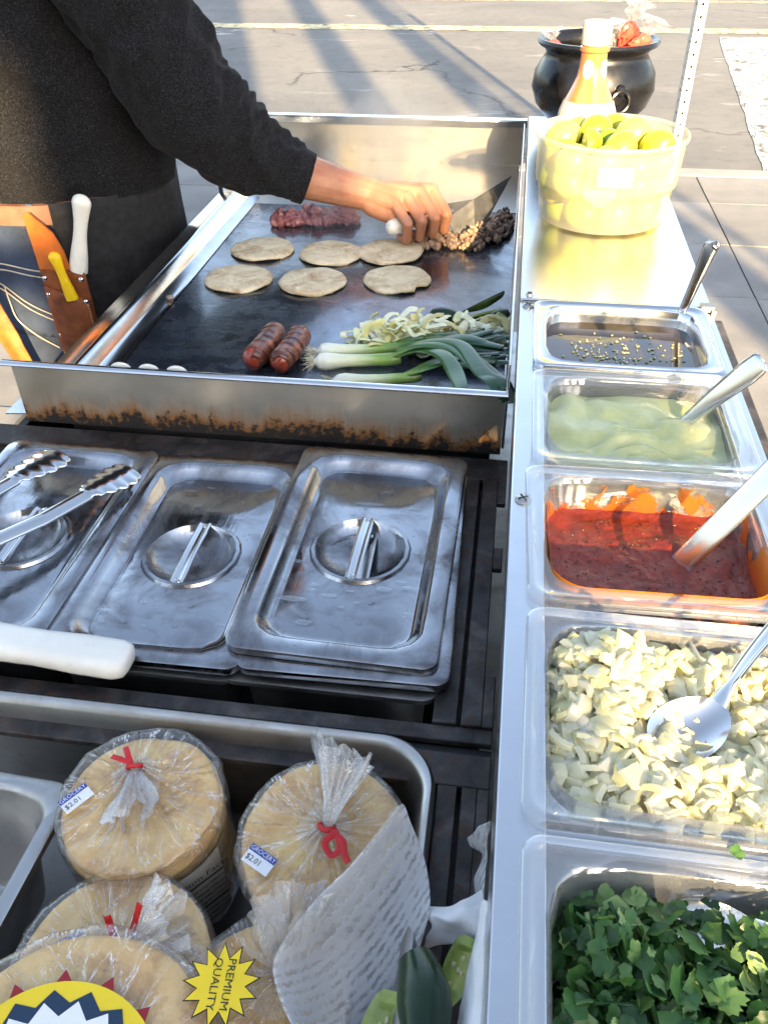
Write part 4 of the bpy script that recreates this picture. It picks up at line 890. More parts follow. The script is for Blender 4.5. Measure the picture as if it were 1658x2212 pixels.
def bag(label, loc, r_, h_, tilt, knot, tail, seed, n_, ties, stick=None, tail_w=.020, tail_l=.045):
    o = thing('tortilla_bag', label, 'tortilla bag', loc, group='bags of tortillas in the large pan'); o.rotation_euler = tilt; rnd = random.Random(seed)
    for i in range(n_):
        c_ = link('tortilla', BT[rnd.randrange(5)], o, (rnd.uniform(-.0022, .0022), rnd.uniform(-.0022, .0022), i*h_/n_), (rnd.uniform(-.022, .022), rnd.uniform(-.022, .022), rnd.uniform(0, 6)))
        s_ = r_/.053*rnd.uniform(.965, 1.0); c_.scale = (s_, s_, 1)
    N = 144; K = Vector((knot[0], knot[1], h_+knot[2])); L = []
    def ring(c_, rad, pl, z, jit=0, ph=0):
        out = []
        for j in range(N):
            a = 2*PI*j/N; ca, sa = math.cos(a), math.sin(a)
            fold = math.sin(a*15+3*nz(ca*1.5+seed, sa*1.5)+ph)*.6+math.sin(a*31+4*nz(ca*2, sa*2+seed))*.4
            k = rad*(1+.010*nz(ca*3+seed, sa*3, z*40))
            out.append((c_[0]+k*ca+jit*nz(ca*4, sa*4, z*80+seed), c_[1]+k*sa+jit*nz(ca*4+9, sa*4, z*80), z+pl*fold+jit*nz(ca*5, sa*5, seed+z*50)))
        return out
    for f in (0, .2, .4, .6, .8, .95): L.append(ring((0, 0), r_+.0028+.0012*math.sin(f*9), 0, h_*f, .002))
    L.append(ring((0, 0), r_+.0015, .0008, h_+.0025, .0015))
    for f in (.95, .86, .76, .66, .56, .46, .36, .27, .19, .12, .06):
        t = 1-f; c_ = (K.x*t*t, K.y*t*t); z = h_+.0035+(K.z-h_)*t**3
        L.append(ring(c_, r_*f+.004*t, .0012+.0042*t*(1-.4*t), z, .0014))
    L.append(ring(K, .0042, .001, K.z, 0))
    T = Vector(tail).normalized(); u = T.orthogonal().normalized(); v = T.cross(u)
    for i in range(1, 15):
        f = i/14; rad = .0042+tail_w*f**.8; out = []
        for j in range(N):
            a = 2*PI*j/N; ca, sa = math.cos(a), math.sin(a)
            fold = math.sin(a*9+2.5*nz(ca+seed, sa, f))*.5+math.sin(a*17+3*nz(ca, sa+seed, f*2))*.35
            k = rad*(.75+.55*nz(ca*1.4+seed, sa*1.4, f*1.5)+.35*fold*min(1, f*2))
            out.append(K+T*(tail_l*f*(1+.25*nz(ca*2+seed, sa*2, 3)))+u*(k*ca)+v*(k*sa*.6)+Vector((0, 0, .012*f*f*nz(ca*2, sa*2, seed))))
        L.append(out)
    nt = len(L)-19; b = MB(); b.loft(L[:nt+1]); b.loft(L[nt:], m=1); b.build('plastic_bag', [MAT['film'], MAT['film_w']], o, angle=180)
    for tp in ties:
        b = MB(); b.tube([K+Vector(p) for p in smooth_path(tp, 6)], [(.0021, .0005)]*(len(smooth_path(tp, 6))), 8); b.build('twist_tie', MAT['red'], o)
    b = MB(); b.tube([K+(u*math.cos(q)+v*math.sin(q))*.0052+T*.001*math.sin(q*2) for q in [2*PI*j/20 for j in range(21)]], .0016, 8, cap=False); b.build('twist_tie', MAT['red'], o)
    if stick:
        x, y, ang = stick; M = Matrix.Translation((x, y, h_+.0075)) @ Matrix.Rotation(ang, 4, 'Z') @ Matrix.Scale(.62, 4)
        b = MB(); b.box(-.0165, .0165, -.010, .010, -.0004, .0004); s_ = b.build('price_sticker', MAT['white_paint'], o, smooth=False); s_.matrix_local = M
        poly_part('sticker_band', [(-.0164, .0030), (.0164, .0030), (.0164, .0099), (-.0164, .0099)], MAT['blue_ink'], s_, Matrix.Translation((0, 0, .0007)))
        text_part('sticker_word', 'GROCERY', .0068, MAT['white_paint'], s_, Matrix.Translation((0, .0064, .0011)))
        text_part('sticker_price', '$2.01', .0085, MAT['black_ink'], s_, Matrix.Translation((-.005, -.0035, .0008)))
    return o
bagA = bag('upright bag of corn tortillas at the back left with its tail folded forward', (-.233, -.6065, -.208), .0535, .102, (R(2), 0, 0), (-.010, .018, .005), (.30, -1, .05), 1, 24,
    [[(-.002, 0, .003), (-.006, .006, .006), (-.011, .013, .005)], [(-.002, .002, .003), (-.009, .002, .007), (-.017, .004, .006)]], (-.040, -.010, R(55)), tail_w=.024)
bagB = bag('tilted bag of corn tortillas at the back right, tail standing up behind its red tie', (-.1015, -.6105, -.206), .0535, .102, (R(6), R(-4), .2), (.005, .002, .009), (.35, 1, .62), 2, 24,
    [[(0, -.002, .002), (.006, -.006, .004), (.008, -.016, .004), (.003, -.020, .004), (-.001, -.013, .006), (.005, -.006, .005)], [(.003, -.006, .004), (.010, -.012, .005), (.011, -.020, .004), (.013, -.025, .003)]], (-.038, -.014, R(-38)), tail_w=.022, tail_l=.048)
bagC = bag('bag of corn tortillas at the front left behind the printed bag', (-.219, -.705, -.222), .0575, .100, (R(4), R(2), 0), (.008, .004, .014), (.85, .45, .50), 7, 23,
    [[(-.002, 0, .002), (-.005, .006, .012), (-.007, .010, .026)], [(.002, 0, .002), (.006, .010, .014), (.010, .018, .030)]], (-.026, .006, R(42)), tail_w=.022, tail_l=.042)
bagD = bag('bag of corn tortillas partly covered by the embossed paper', (-.116, -.711, -.222), .0490, .098, (R(4), R(-3), 0), (.012, .012, .012), (.12, .5, .85), 13, 22,
    [[(-.001, -.002, .002), (.004, -.006, .003)]], None, tail_w=.022, tail_l=.05)
# nutrition label on the first bag's side
M = frame((.0420, -.0400, .050), (.72, .69, .0), (0, 0, 1)); 
b = MB(); L = []
for k in range(9):
    a = -.70+(k-4)*.105; L.append([(.0578*math.cos(a), .0578*math.sin(a), z) for z in (.006, .03, .06, .083)])
b.loft(L, closed=False); nl = b.build('nutrition_label', plain('label grey white', (.50, .48, .42), .4, var=.05), bagA)
M = Matrix.Translation((.0445, -.0375, .046)) @ Matrix.Rotation(-.70+PI/2, 4, 'Z') @ Matrix.Rotation(PI/2, 4, 'X')
text_part('label_words', 'Nutrition Facts', .0085, MAT['black_ink'], nl, M @ Matrix.Translation((0, .028, .0014)))
for k in range(9):
    poly_part('label_line', [(-.021, .0205-k*.0062), (.021, .0205-k*.0062), (.021, .0205-k*.0062+(.0022 if k in (0, 5) else .0007)), (-.021, .0205-k*.0062+(.0022 if k in (0, 5) else .0007))], MAT['black_ink'], nl, M @ Matrix.Translation((0, 0, .0014)))
    if k not in (0, 5): text_part('label_small_print', ('Calories 110  Fat 10', 'Total Fat 1.5g  2%', 'Sodium 10mg  0%', 'Total Carb 22g  7%', '', '', 'Fiber 3g  11%', 'Protein 3g', '')[k] or 'Serving 2', .0042, MAT['black_ink'], nl, M @ Matrix.Translation((0, .0178-(k-1)*.0062-.0031, .0014)))
# printed bag in front
bagE = bag('bag of corn tortillas with a sunburst print lying across the front', (-.205, -.780, -.130), .078, .036, (R(7), R(0), 0), (.03, -.07, .002), (.6, -1, .2), 17, 9, [])
def star(n_, r0, r1, ph=0, jit=0, seed=0):
    rr_ = random.Random(seed); return [((r0 if k % 2 == 0 else r1*(1+rr_.uniform(-jit, jit)))*math.cos(ph+PI*k/n_), (r0 if k % 2 == 0 else r1*(1+rr_.uniform(-jit, jit)))*math.sin(ph+PI*k/n_)) for k in range(2*n_)]
def circle(r_, n_=64): return [(r_*math.cos(2*PI*k/n_), r_*math.sin(2*PI*k/n_)) for k in range(n_)]
H = .036+.0092; lx, ly = -.004, -.010
logo = link('sunburst_print', None, bagE) if False else poly_part('sunburst_print', star(15, .0645, .050, .1), MAT['red_ink'], bagE, Matrix.Translation((lx, ly, H)))
poly_part('print_ring', circle(.0585), MAT['yellow_ink'], logo, Matrix.Translation((0, 0, .0004)))
poly_part('print_zigzag', star(17, .0545, .0480, .0), MAT['navy_ink'], logo, Matrix.Translation((0, 0, .0008)))
poly_part('print_centre', star(17, .0490, .0415, .09), MAT['white_paint'], logo, Matrix.Translation((0, 0, .0012)))
poly_part('print_band', [(-.012, -.04), (.012, -.03), (.0225, .026), (.0035, .030)], MAT['red_ink'], logo, Matrix.Translation((0, 0, .0016)) @ Matrix.Rotation(R(-8), 4, 'Z'))
Mq = Matrix.Translation((.068, .0575, .036+.0085)) @ Matrix.Rotation(R(5), 4, 'Z')
q0 = poly_part('quality_star', star(13, .0215, .0135, .2), MAT['black_ink'], bagE, Mq)
poly_part('star_face', star(13, .0198, .0126, .2), MAT['yellow_ink'], q0, Matrix.Translation((0, 0, .0004)))
text_part('star_word', 'PREMIUM', .0062, MAT['black_ink'], q0, Matrix.Translation((.0036, 0, .0008)) @ Matrix.Rotation(R(-92), 4, 'Z'))
text_part('star_word', 'QUALITY', .0062, MAT['black_ink'], q0, Matrix.Translation((-.0036, 0, .0008)) @ Matrix.Rotation(R(-92), 4, 'Z'))
# sheet of film that carries the star, stretched from the printed bag
# paper towels and napkins
PAPER = [[(-0.0553, -0.6248, -0.058), (-0.0538, -0.6233, -0.058), (-0.0523, -0.6218, -0.06), (-0.0504, -0.6234, -0.062)], [(-0.0698, -0.644, -0.062), (-0.0599, -0.6362, -0.074), (-0.0506, -0.6316, -0.082), (-0.0418, -0.6346, -0.078)], [(-0.0872, -0.6695, -0.066), (-0.0713, -0.6551, -0.088), (-0.0515, -0.6468, -0.098), (-0.0352, -0.65, -0.086)], [(-0.1009, -0.6936, -0.07), (-0.0815, -0.6778, -0.096), (-0.056, -0.6653, -0.108), (-0.0323, -0.6667, -0.09)], [(-0.1112, -0.7157, -0.072), (-0.0915, -0.698, -0.104), (-0.0643, -0.6847, -0.116), (-0.0361, -0.681, -0.104)], [(-0.1059, -0.7315, -0.074), (-0.0882, -0.7147, -0.108), (-0.0643, -0.7029, -0.122), (-0.0383, -0.6958, -0.118)], [(-0.0915, -0.7478, -0.078), (-0.0794, -0.7333, -0.112), (-0.061, -0.7235, -0.128), (-0.038, -0.7189, -0.125)], [(-0.0764, -0.7636, -0.08), (-0.0683, -0.7517, -0.112), (-0.055, -0.7444, -0.128), (-0.0354, -0.7404, -0.125)]]
NAP2 = [[(-0.0128, -0.6158, -0.095), (-0.0079, -0.6205, -0.075), (-0.0023, -0.6222, -0.065), (-0.0005, -0.621, -0.065)], [(-0.0101, -0.6146, -0.105), (-0.0052, -0.6219, -0.09), (-0.0016, -0.6242, -0.08), (-0.0005, -0.6221, -0.08)], [(-0.0028, -0.6174, -0.11), (-.0018, -0.6225, -0.1), (-0.0010, -0.6272, -0.09), (-0.0005, -0.6253, -0.09)], [(-0.007, -0.6308, -0.11), (-0.0039, -0.6344, -0.1), (-0.0012, -0.6381, -0.09), (-0.0005, -0.636, -0.09)], [(-0.0057, -0.6427, -0.11), (-0.0028, -0.6519, -0.1), (-0.0012, -0.6595, -0.09), (-0.0005, -0.6591, -0.09)]]
NAP3 = [[(-0.035, -0.6604, -0.098), (-0.0234, -0.663, -0.09), (-0.0118, -0.6613, -0.082), (-0.002, -0.654, -0.085)], [(-0.0331, -0.6682, -0.096), (-0.0213, -0.6734, -0.085), (-0.0099, -0.6727, -0.078), (-0.002, -0.6662, -0.08)], [(-0.0304, -0.6721, -0.1), (-0.0196, -0.6736, -0.095), (-0.0079, -0.6776, -0.085), (-0.002, -0.6784, -0.085)], [(-0.0364, -0.6762, -0.12), (-0.0216, -0.6737, -0.115), (-0.0083, -0.6789, -0.1), (-0.002, -0.6804, -0.1)]]
TOW = [[(-0.0032, -0.6605, -0.085), (-0.0022, -0.6676, -0.07), (-0.0008, -0.6726, -0.06)], [(-0.0044, -0.6775, -0.085), (-0.003, -0.6843, -0.068), (-0.0008, -0.6886, -0.058)], [(-0.0074, -0.6955, -0.086), (-0.0041, -0.7026, -0.066), (-0.0008, -0.7069, -0.055)], [(-0.0097, -0.7119, -0.088), (-0.0046, -0.7189, -0.066), (-0.0008, -0.7227, -0.055)], [(-0.0117, -0.7296, -0.09), (-0.0055, -0.7376, -0.066), (-0.0008, -0.7407, -0.055)], [(-0.0129, -0.7491, -0.09), (-0.006, -0.7561, -0.066), (-0.0008, -0.7585, -0.055)]]
def paper(name, label, cat, ctrl, mat, amp, s_, seed, th=.0004, nu=36, nv=49):
    o0 = Vector(ctrl[len(ctrl)//2][1]); m_ = sheet([[Vector(p)-o0 for p in r_] for r_ in ctrl], nu, nv, amp, s_, seed)
    o = m_.build(name, mat, None, o0, angle=75); s2 = o.modifiers.new('s', 'SOLIDIFY'); s2.thickness = th; return tag(o, label, cat)
paper('paper_sheet', 'white embossed paper sheet draped over the tortilla bags and holding the peppers', 'paper', PAPER, MAT['paper'], .0022, 34, 3)
paper('napkin', 'curled white napkin poking up between deck and counter', 'napkin', NAP2, MAT['paper'], .0012, 80, 5)
paper('napkin', 'crumpled white napkin above the jalapenos', 'napkin', NAP3, MAT['towel'], .0022, 70, 9)
paper('paper_towel', 'thick white paper towel tucked along the counter edge', 'paper towel', TOW, MAT['towel'], .0010, 120, 4, .003)
# jalapenos
def pepper_mat(name, c0, c1):
    t = NT(name); n = t.noise(40, 5); t.set(color=t.ramp(n, [(.3, c0), (.7, c1)]), rough=.26, spec=.35, coat=.12); t.bump(t.noise(60, 3), .15, .002); return t.m
MAT['jal'] = pepper_mat('dark jalapeno', (.005, .020, .008), (.014, .045, .012)); MAT['jalin'] = plain('jalapeno flesh', (.42, .52, .14), .3, var=.2, scale=60, sss=.1)
MAT['jalchar'] = pepper_mat('grilled jalapeno', (.010, .020, .006), (.085, .14, .022))
def pepper(b, L_, r_, bend=.1, m=0, seed=0):
    P = []; Rr = []
    for i in range(17):
        f = i/16; P.append(Vector((L_*(f-.5), bend*L_*(f-.5)**2*4, 0))); Rr.append(max(r_*(math.sin(min(f*1.9+.12, PI/2)))*(1-.55*f**2.4)*(1 if f < .93 else math.sqrt(max(0, 1-((f-.93)/.07)**2))), .0006))
    b.tube(P, Rr, 20)
    return b
def jal_whole(label, loc, rot, L_=.06, r_=.0135, mat=None, grp='jalapenos in the paper'):
    o = thing('jalapeno', label, 'jalapeno', loc, group=grp); o.rotation_euler = rot
    b = pepper(MB(), L_, r_); b.build('pepper', mat or MAT['jal'], o)
    b = MB(); b.tube([(-L_*.5-.001, .0, 0), (-L_*.5-.007, .001, .001), (-L_*.5-.014, .004, .003)], [.0045, .0022, .002], 10); b.build('stem', MAT['jalchar'], o); return o
def jal_half(label, loc, rot, L_=.045, r_=.012, grp='jalapenos in the paper', mat=None):
    o = thing('jalapeno_half', label, 'jalapeno', loc, group=grp); o.rotation_euler = rot; b = MB(); Ls = []
    for i in range(15):
        f = i/14; rad = max(r_*math.sin(min(f*2.2+.25, PI/2))*(1-.5*f**3)*(1 if f < .93 else .6), .001)
        Ls.append([(L_*(f-.5), rad*math.cos(q), rad*math.sin(q)) for q in [PI+PI*j/14 for j in range(15)]])
    b.loft(Ls, True, True, closed=False); b.build('skin', mat or MAT['jal'], o)
    b = MB(); Li = []
    for i, l in enumerate(Ls):
        f = i/14; y0, y1 = l[0][1], l[-1][1]; dep = (-.004 if .15 < f < .85 else 0)
        Li.append([(l[0][0], y0+(y1-y0)*k/6, dep*math.sin(PI*k/6)*1.2+.0002*(k in (0, 6))) for k in range(7)])
    b.loft(Li, closed=False); b.build('flesh', MAT['jalin'], o)
    b = MB(); rnd = random.Random(int(L_*1e5))
    for k in range(7): b.ball((rnd.uniform(-.3, .3)*L_, rnd.uniform(-.3, .3)*r_, -.0035), (.0016, .0013, .0006), 8, 5)
    b.build('seeds', plain('pepper seed', (.70, .66, .40), .4) if 'pepper seed' not in bpy.data.materials else bpy.data.materials['pepper seed'], o); return o
jal_whole('large dark green jalapeno at the bottom, lying in the paper', (-.0285, -.727, -.076), (R(0), R(8), R(97)), .064, .0180)
jal_half('cut jalapeno piece at the left of the large jalapeno, pale flesh up', (-.053, -.729, -.109), (R(-25), R(-10), R(80)), .044, .0135)
jal_half('cut jalapeno half showing just left of the large jalapeno', (-.0400, -.731, -.103), (R(-30), 0, R(95)), .036, .010)
jal_half('pale green cut jalapeno tucked between the large jalapeno and the paper towel', (-.0125, -.6975, -.092), (R(20), R(-20), R(75)), .036, .010)

# ================================================================ FOOD ON THE GRIDDLE
ZG = -.100
TS = [(-.408, .370), (-.295, .365), (-.202, .378), (-.412, .248), (-.300, .251), (-.177, .273)]
TL = ['griddled tortilla in the far row at the left', 'griddled tortilla in the middle of the far row', 'browned tortilla at the right of the far row, touching its neighbour', 'griddled tortilla in the near row at the left', 'pale griddled tortilla in the middle of the near row', 'browned tortilla in the near row with a bite-like notch in its edge']
for i, (x, y) in enumerate(TS):
    me = tort_mesh(.0505 if i != 2 else .0515, .0055, 40+i*7, notch=(R(-38), .20, .22) if i == 5 else None, dome=.0022)
    tag(link('tortilla', me, None, (x, y, ZG+.0006+(.002 if i == 2 else 0)), (0, R(-2) if i == 2 else 0, 0)), TL[i], 'tortilla', 'tortillas on the griddle')
# bacon wrapped hot dogs
def bacon_mat():
    t = NT('seared bacon'); n = t.noise(1, 6, .6, .6, co=t.coord((60, 60, 90))); f = t.noise(70, 5, .65)
    c_ = t.ramp(n, [(.3, (.10, .022, .013)), (.52, (.20, .058, .031)), (.74, (.36, .15, .085))]); c_ = t.mix(t.ramp(f, [(.50, 0), (.62, .92)]), c_, (.030, .009, .006)); c_ = t.mix(t.ramp(t.noise(38, 4), [(.52, 0), (.66, .7)]), c_, (.06, .016, .009))
    t.set(color=c_, rough=.28, spec=.6, coat=.2); t.bump(t.math('ADD', n, f), .5, .002); return t.m
MAT['bacon'] = bacon_mat(); MAT['saus'] = plain('hot dog sausage', (.36, .055, .025), .28, var=.2, scale=50, coat=.3)
for (a, b_), l in ((((-.304, .060), (-.316, -.034)), 'bacon wrapped hot dog at the left of the pair'), (((-.270, .056), (-.281, -.038)), 'bacon wrapped hot dog at the right of the pair, nearer the spring onions')):
    d = Vector((b_[0]-a[0], b_[1]-a[1], 0)); o = thing('hot_dog', l, 'hot dog', (a[0], a[1], ZG+.0165), math.atan2(d.y, d.x), group='bacon wrapped hot dogs'); Ld = d.length
    b = MB(); P = []; Rr = []
    for i in range(25):
        f = i/24; P.append((Ld*f, .002*math.sin(f*PI), 0)); e = min(f, 1-f)*Ld; Rr.append(max(.0138*math.sqrt(max(0, 1-max(0, (.013-e)/.013)**2)), .0008))
    b.tube(P, Rr, 24); b.build('sausage', MAT['saus'], o)
    b = MB(); Lh = []; n_ = 150; tn = 5.2
    for i in range(n_+1):
        f = i/n_; a_ = f*tn*2*PI+l.count('right'); x0 = Ld*(.03+.80*f); w_ = .0215; row = []
        for k in range(6):
            g_ = k/5; xx = x0+w_*(g_-.3); e = max(0, min(xx, Ld-xx)); rb = .0138*math.sqrt(max(.05, 1-max(0, (.012-e)/.012)**2))
            rad = rb+.0003+.0016*g_*(1-.3*g_)+.0009*nz(f*60, g_*3, tn)
            row.append((xx, rad*math.cos(a_)+.002*math.sin(f*PI), rad*math.sin(a_)))
        Lh.append(row)
    b.loft(Lh, closed=False); q = b.build('bacon_strip', MAT['bacon'], o, angle=75); s_ = q.modifiers.new('s', 'SOLIDIFY'); s_.thickness = .0016; s_.offset = 1
# spring onions: local x runs from root to leaf tip
def scal_mat():
    t = NT('spring onion'); sp_ = t.new('SeparateXYZ'); t.l.new(t.coord(), sp_.inputs[0]); n = t.noise(1, 4, .6, co=t.coord((14, 260, 260)))
    x = t.math('ADD', t.math('MULTIPLY', sp_.outputs[0], 4.0), t.math('MULTIPLY', t.math('SUBTRACT', n, .5), .16))
    t.set(color=t.ramp(x, [(.04, (.80, .80, .66)), (.17, (.74, .77, .48)), (.29, (.27, .42, .09)), (.44, (.055, .145, .030)), (.75, (.022, .075, .030))]), rough=.3, spec=.5, coat=.15)
    t.bump(n, .25, .001); return t.m
MAT['scal'] = scal_mat(); MAT['root'] = plain('onion roots', (.66, .60, .42), .8)
def scallion(label, a, b_, z0, leaves, bulb=.0105, seed=1):
    bulb *= 1.05
    d = Vector((b_[0]-a[0], b_[1]-a[1], 0)); ang = math.atan2(d.y, d.x); o = thing('spring_onion', label, 'spring onion', (a[0], a[1], z0), ang, group='spring onions at the griddle front'); rnd = random.Random(seed)
    b = MB(); P = [(-.004, 0, 0), (0, 0, 0), (.004, 0, 0), (.012, .0003, 0), (.022, .0005, 0), (.035, 0, .0005), (.06, -.001, .001), (.09, -.001, .002), (.10, 0, .003)]
    b.tube(smooth_path(P, 4), lerp_list([.002, .006, bulb*.9, bulb, bulb*.86, bulb*.70, bulb*.66, bulb*.70, bulb*.62], 33), 18); b.build('bulb', MAT['scal'], o)
    b = MB()
    for k in range(26):
        a_ = rnd.uniform(0, 2*PI); s_ = rnd.uniform(.2, 1); p = Vector((-.003, .004*math.cos(a_)*s_, .004*math.sin(a_)*s_)); q = p+Vector((-rnd.uniform(.008, .016), .012*math.cos(a_)*s_, .008*math.sin(a_)*s_))
        b.tube([p, (p+q)/2+Vector((0, 0, rnd.uniform(-.001, .002))), q], [.0006, .0004, .0002], 5)
    b.build('roots', MAT['root'], o)
    more = []
    for lf in leaves[:3]:
        for q_ in (1, 2): more.append([Vector(p)+Vector((rnd.uniform(-.02, .0)*(i/3), (rnd.uniform(-.009, .011))*min(1, i/1.5), rnd.uniform(0, .006)*min(1, i)) ) for i, p in enumerate(lf)])
    for k, lf in enumerate(leaves+more):
        Pl = smooth_path(lf, 8); n_ = len(Pl); b = MB()
        W = [(.0032+.0058*math.sin(min(1, f*1.5)*PI/2)*(1-.75*max(0, (f-.6)/.4)), .0034-.0022*min(1, f*1.6)) for f in [i/(n_-1) for i in range(n_)]]
        b.tube(Pl, W, 12); b.build('leaf', MAT['scal'], o)
scallion('spring onion at the back of the bunch, its white bulb beside the hot dogs', (-.240, .012), (-.007, .060), ZG+.0125, [[(.085, 0, .002), (.13, .006, .008), (.18, .006, .010), (.232, .012, .014)], [(.085, 0, .003), (.13, -.003, .010), (.18, -.008, .014), (.228, -.012, .018)], [(.08, 0, .0), (.14, -.010, .004), (.20, -.020, .006)]], .0105, 3)
scallion('spring onion at the front with spreading roots, one leaf hanging over the griddle rim', (-.234, -.028), (-.002, .012), ZG+.020, [[(.085, 0, .002), (.13, .008, .012), (.18, .010, .014), (.229, .016, .020)], [(.085, 0, .003), (.13, 0, .014), (.18, -.010, .022), (.222, -.030, .026)], [(.085, 0, .002), (.125, -.016, .022), (.165, -.050, .036), (.192, -.108, .038), (.205, -.146, .040), (.207, -.158, .030)], [(.085, 0, .002), (.12, -.014, .020), (.145, -.055, .034), (.155, -.100, .036), (.158, -.142, .038), (.158, -.150, .030)]], .0105, 5)
scallion('spring onion lying lowest against the front wall of the griddle', (-.205, -.062), (-.005, -.020), ZG+.014, [[(.08, 0, .003), (.12, .006, .014), (.16, .004, .018), (.200, .006, .022)], [(.08, 0, .004), (.12, -.004, .018), (.16, -.010, .022), (.2, -.014, .024)], [(.08, 0, .004), (.12, .012, .012), (.16, .020, .014), (.205, .026, .016)]], .0088, 7)
# sliced onion heap
rnd = random.Random(14); b = MB()
for i in range(150):
    f = rnd.random()**.8; x = -.205+.19*f; y = .050+.034*f+rnd.gauss(0, .017); z = ZG+.003+rnd.random()**1.3*(.012+.022*math.sin(min(1, f*1.2)*PI*.75)); r_ = rnd.uniform(.012, .024); a0 = rnd.uniform(0, 2*PI); sp_ = rnd.uniform(1.6, 3.6)
    q = Quaternion((0, 0, 1), rnd.uniform(0, 6)) @ Quaternion((1, 0, 0), rnd.gauss(0, .55))
    P = [Vector((x, y, z))+q @ Vector((r_*math.cos(a0+sp_*k/9), r_*.8*math.sin(a0+sp_*k/9), .002*math.sin(k))) for k in range(10)]
    if min(p.z for p in P) < ZG+.0015: P = [p+Vector((0, 0, ZG+.0015-min(p.z for p in P))) for p in P]
    if max(p.x for p in P) > -.011: P = [p-Vector((max(p.x for p in P)+.011, 0, 0)) for p in P]
    b.tube(P, [(rnd.uniform(.0034, .0058), .0012)]*10, 8, up=q @ Vector((0, 0, 1)))
tag(b.build('sliced_onion', island_mat('sliced onion', [(.1, (.62, .52, .22)), (.4, (.72, .72, .36)), (.8, (.82, .82, .60))], .25, .3, .1), None), 'heap of sliced onion on the griddle behind the spring onions', 'onion', kind='stuff')
GJ = 'peppers grilling beside the onions'
jal_whole('dark whole pepper grilling just behind the sliced onion', (-.090, .128, ZG+.015), (0, 0, R(160)), .05, .0140, MAT['jal'], GJ)
jal_half('blistered green pepper half, farthest of the grilling peppers', (-.046, .170, ZG+.021), (R(-35), R(-18), R(28)), .062, .011, GJ, MAT['jalchar'])
jal_half('green pepper half lying in front of the blistered one', (-.045, .150, ZG+.012), (R(-20), R(-8), R(24)), .056, .010, GJ, MAT['jalchar'])
jal_whole('dark pepper against the right griddle wall', (-.027, .128, ZG+.017), (0, R(-10), R(30)), .040, .0115, MAT['jal'], GJ)
for (x, y, z, rz), l in (((-.022, .085, .012, .4), 'pale green vegetable square by the right griddle wall'), ((-.021, .112, .020, 1.2), 'pale green vegetable strip leaning on the right griddle wall')):
    b = MB(); b.box(-.010, .010, -.009, .009, -.003, .003); tag(b.build('vegetable_piece', MAT['jalin'], None, (x, y, ZG+z), (R(30), R(-20), rz), bevel=.0015), l, 'vegetable')
# meat
MAT['beef'] = island_mat('chopped beef', [(.1, (.10, .055, .035)), (.4, (.24, .155, .11)), (.7, (.36, .26, .19)), (.95, (.46, .30, .13))], .45, 0, .5, 160)
MAT['pink'] = island_mat('raw pink meat', [(.1, (.26, .07, .08)), (.5, (.42, .15, .16)), (.9, (.55, .27, .26))], .4, 0, .5, 160)
def meat(name, label, pts, n_, sz, mat, seed, h_):
    rnd = random.Random(seed); b = MB()
    for i in range(n_):
        x0, y0, rx_, ry_ = pts[rnd.randrange(len(pts))]; a = rnd.uniform(0, 2*PI); q = math.sqrt(rnd.random()); z = ZG+.002+h_*(1-q*q)*rnd.random()
        s_ = rnd.uniform(.6, 1.25)*sz; ph = rnd.uniform(0, 99)
        b.ball((min(x0+rx_*q*math.cos(a), -.014), y0+ry_*q*math.sin(a), z+s_*.4), (s_, s_*rnd.uniform(.6, 1), s_*rnd.uniform(.5, .8)), 7, 5, lambda d: 1+.35*nz(d.x*1.7+ph, d.y*1.7, d.z*1.7), rq(rnd).to_matrix())
    return tag(b.build(name, mat, None, angle=35), label, 'meat', kind='stuff')
meat('chopped_beef', 'small heap of chopped grey brown beef in front of the spatula', [(-.155, .415, .028, .022), (-.122, .425, .030, .024), (-.108, .44, .022, .02)], 170, .0058, MAT['beef'], 5, .016)
meat('chopped_beef', 'larger heap of chopped beef against the right griddle wall', [(-.078, .425, .020, .022), (-.058, .455, .026, .024), (-.040, .49, .024, .028), (-.030, .525, .016, .03)], 330, .0058, MAT['beef'], 6, .030)
meat('raw_meat', 'heap of pink raw meat at the back left of the griddle', [(-.40, .50, .03, .018), (-.355, .515, .045, .024), (-.31, .52, .035, .022)], 240, .0075, MAT['pink'], 7, .022)
b = MB(); b.ball((0, 0, 0), (.0055, .0045, .004), 8, 6, lambda d: 1+.4*nz(d.x*2, d.y*2, d.z*2)); tag(b.build('meat_scrap', MAT['beef'], None, (-.488, .163, -.0945)), 'single brown meat scrap on the left edge strip of the griddle', 'meat')
# scalloped tongs lying inside the front wall
b = MB(); P = []; Rr = []
for k in range(3): b.ball((-.428+.032*k, -.136, -.046), (.0125, .0035, .0085), 16, 10)
b.tube([(-.455, -.136, -.05), (-.40, -.1355, -.051), (-.345, -.136, -.052)], .004, 8)
tag(b.build('scalloped_tongs_head', MAT['white_plastic'], None), 'pale scalloped utensil head peeking over the left front griddle rim', 'utensil')

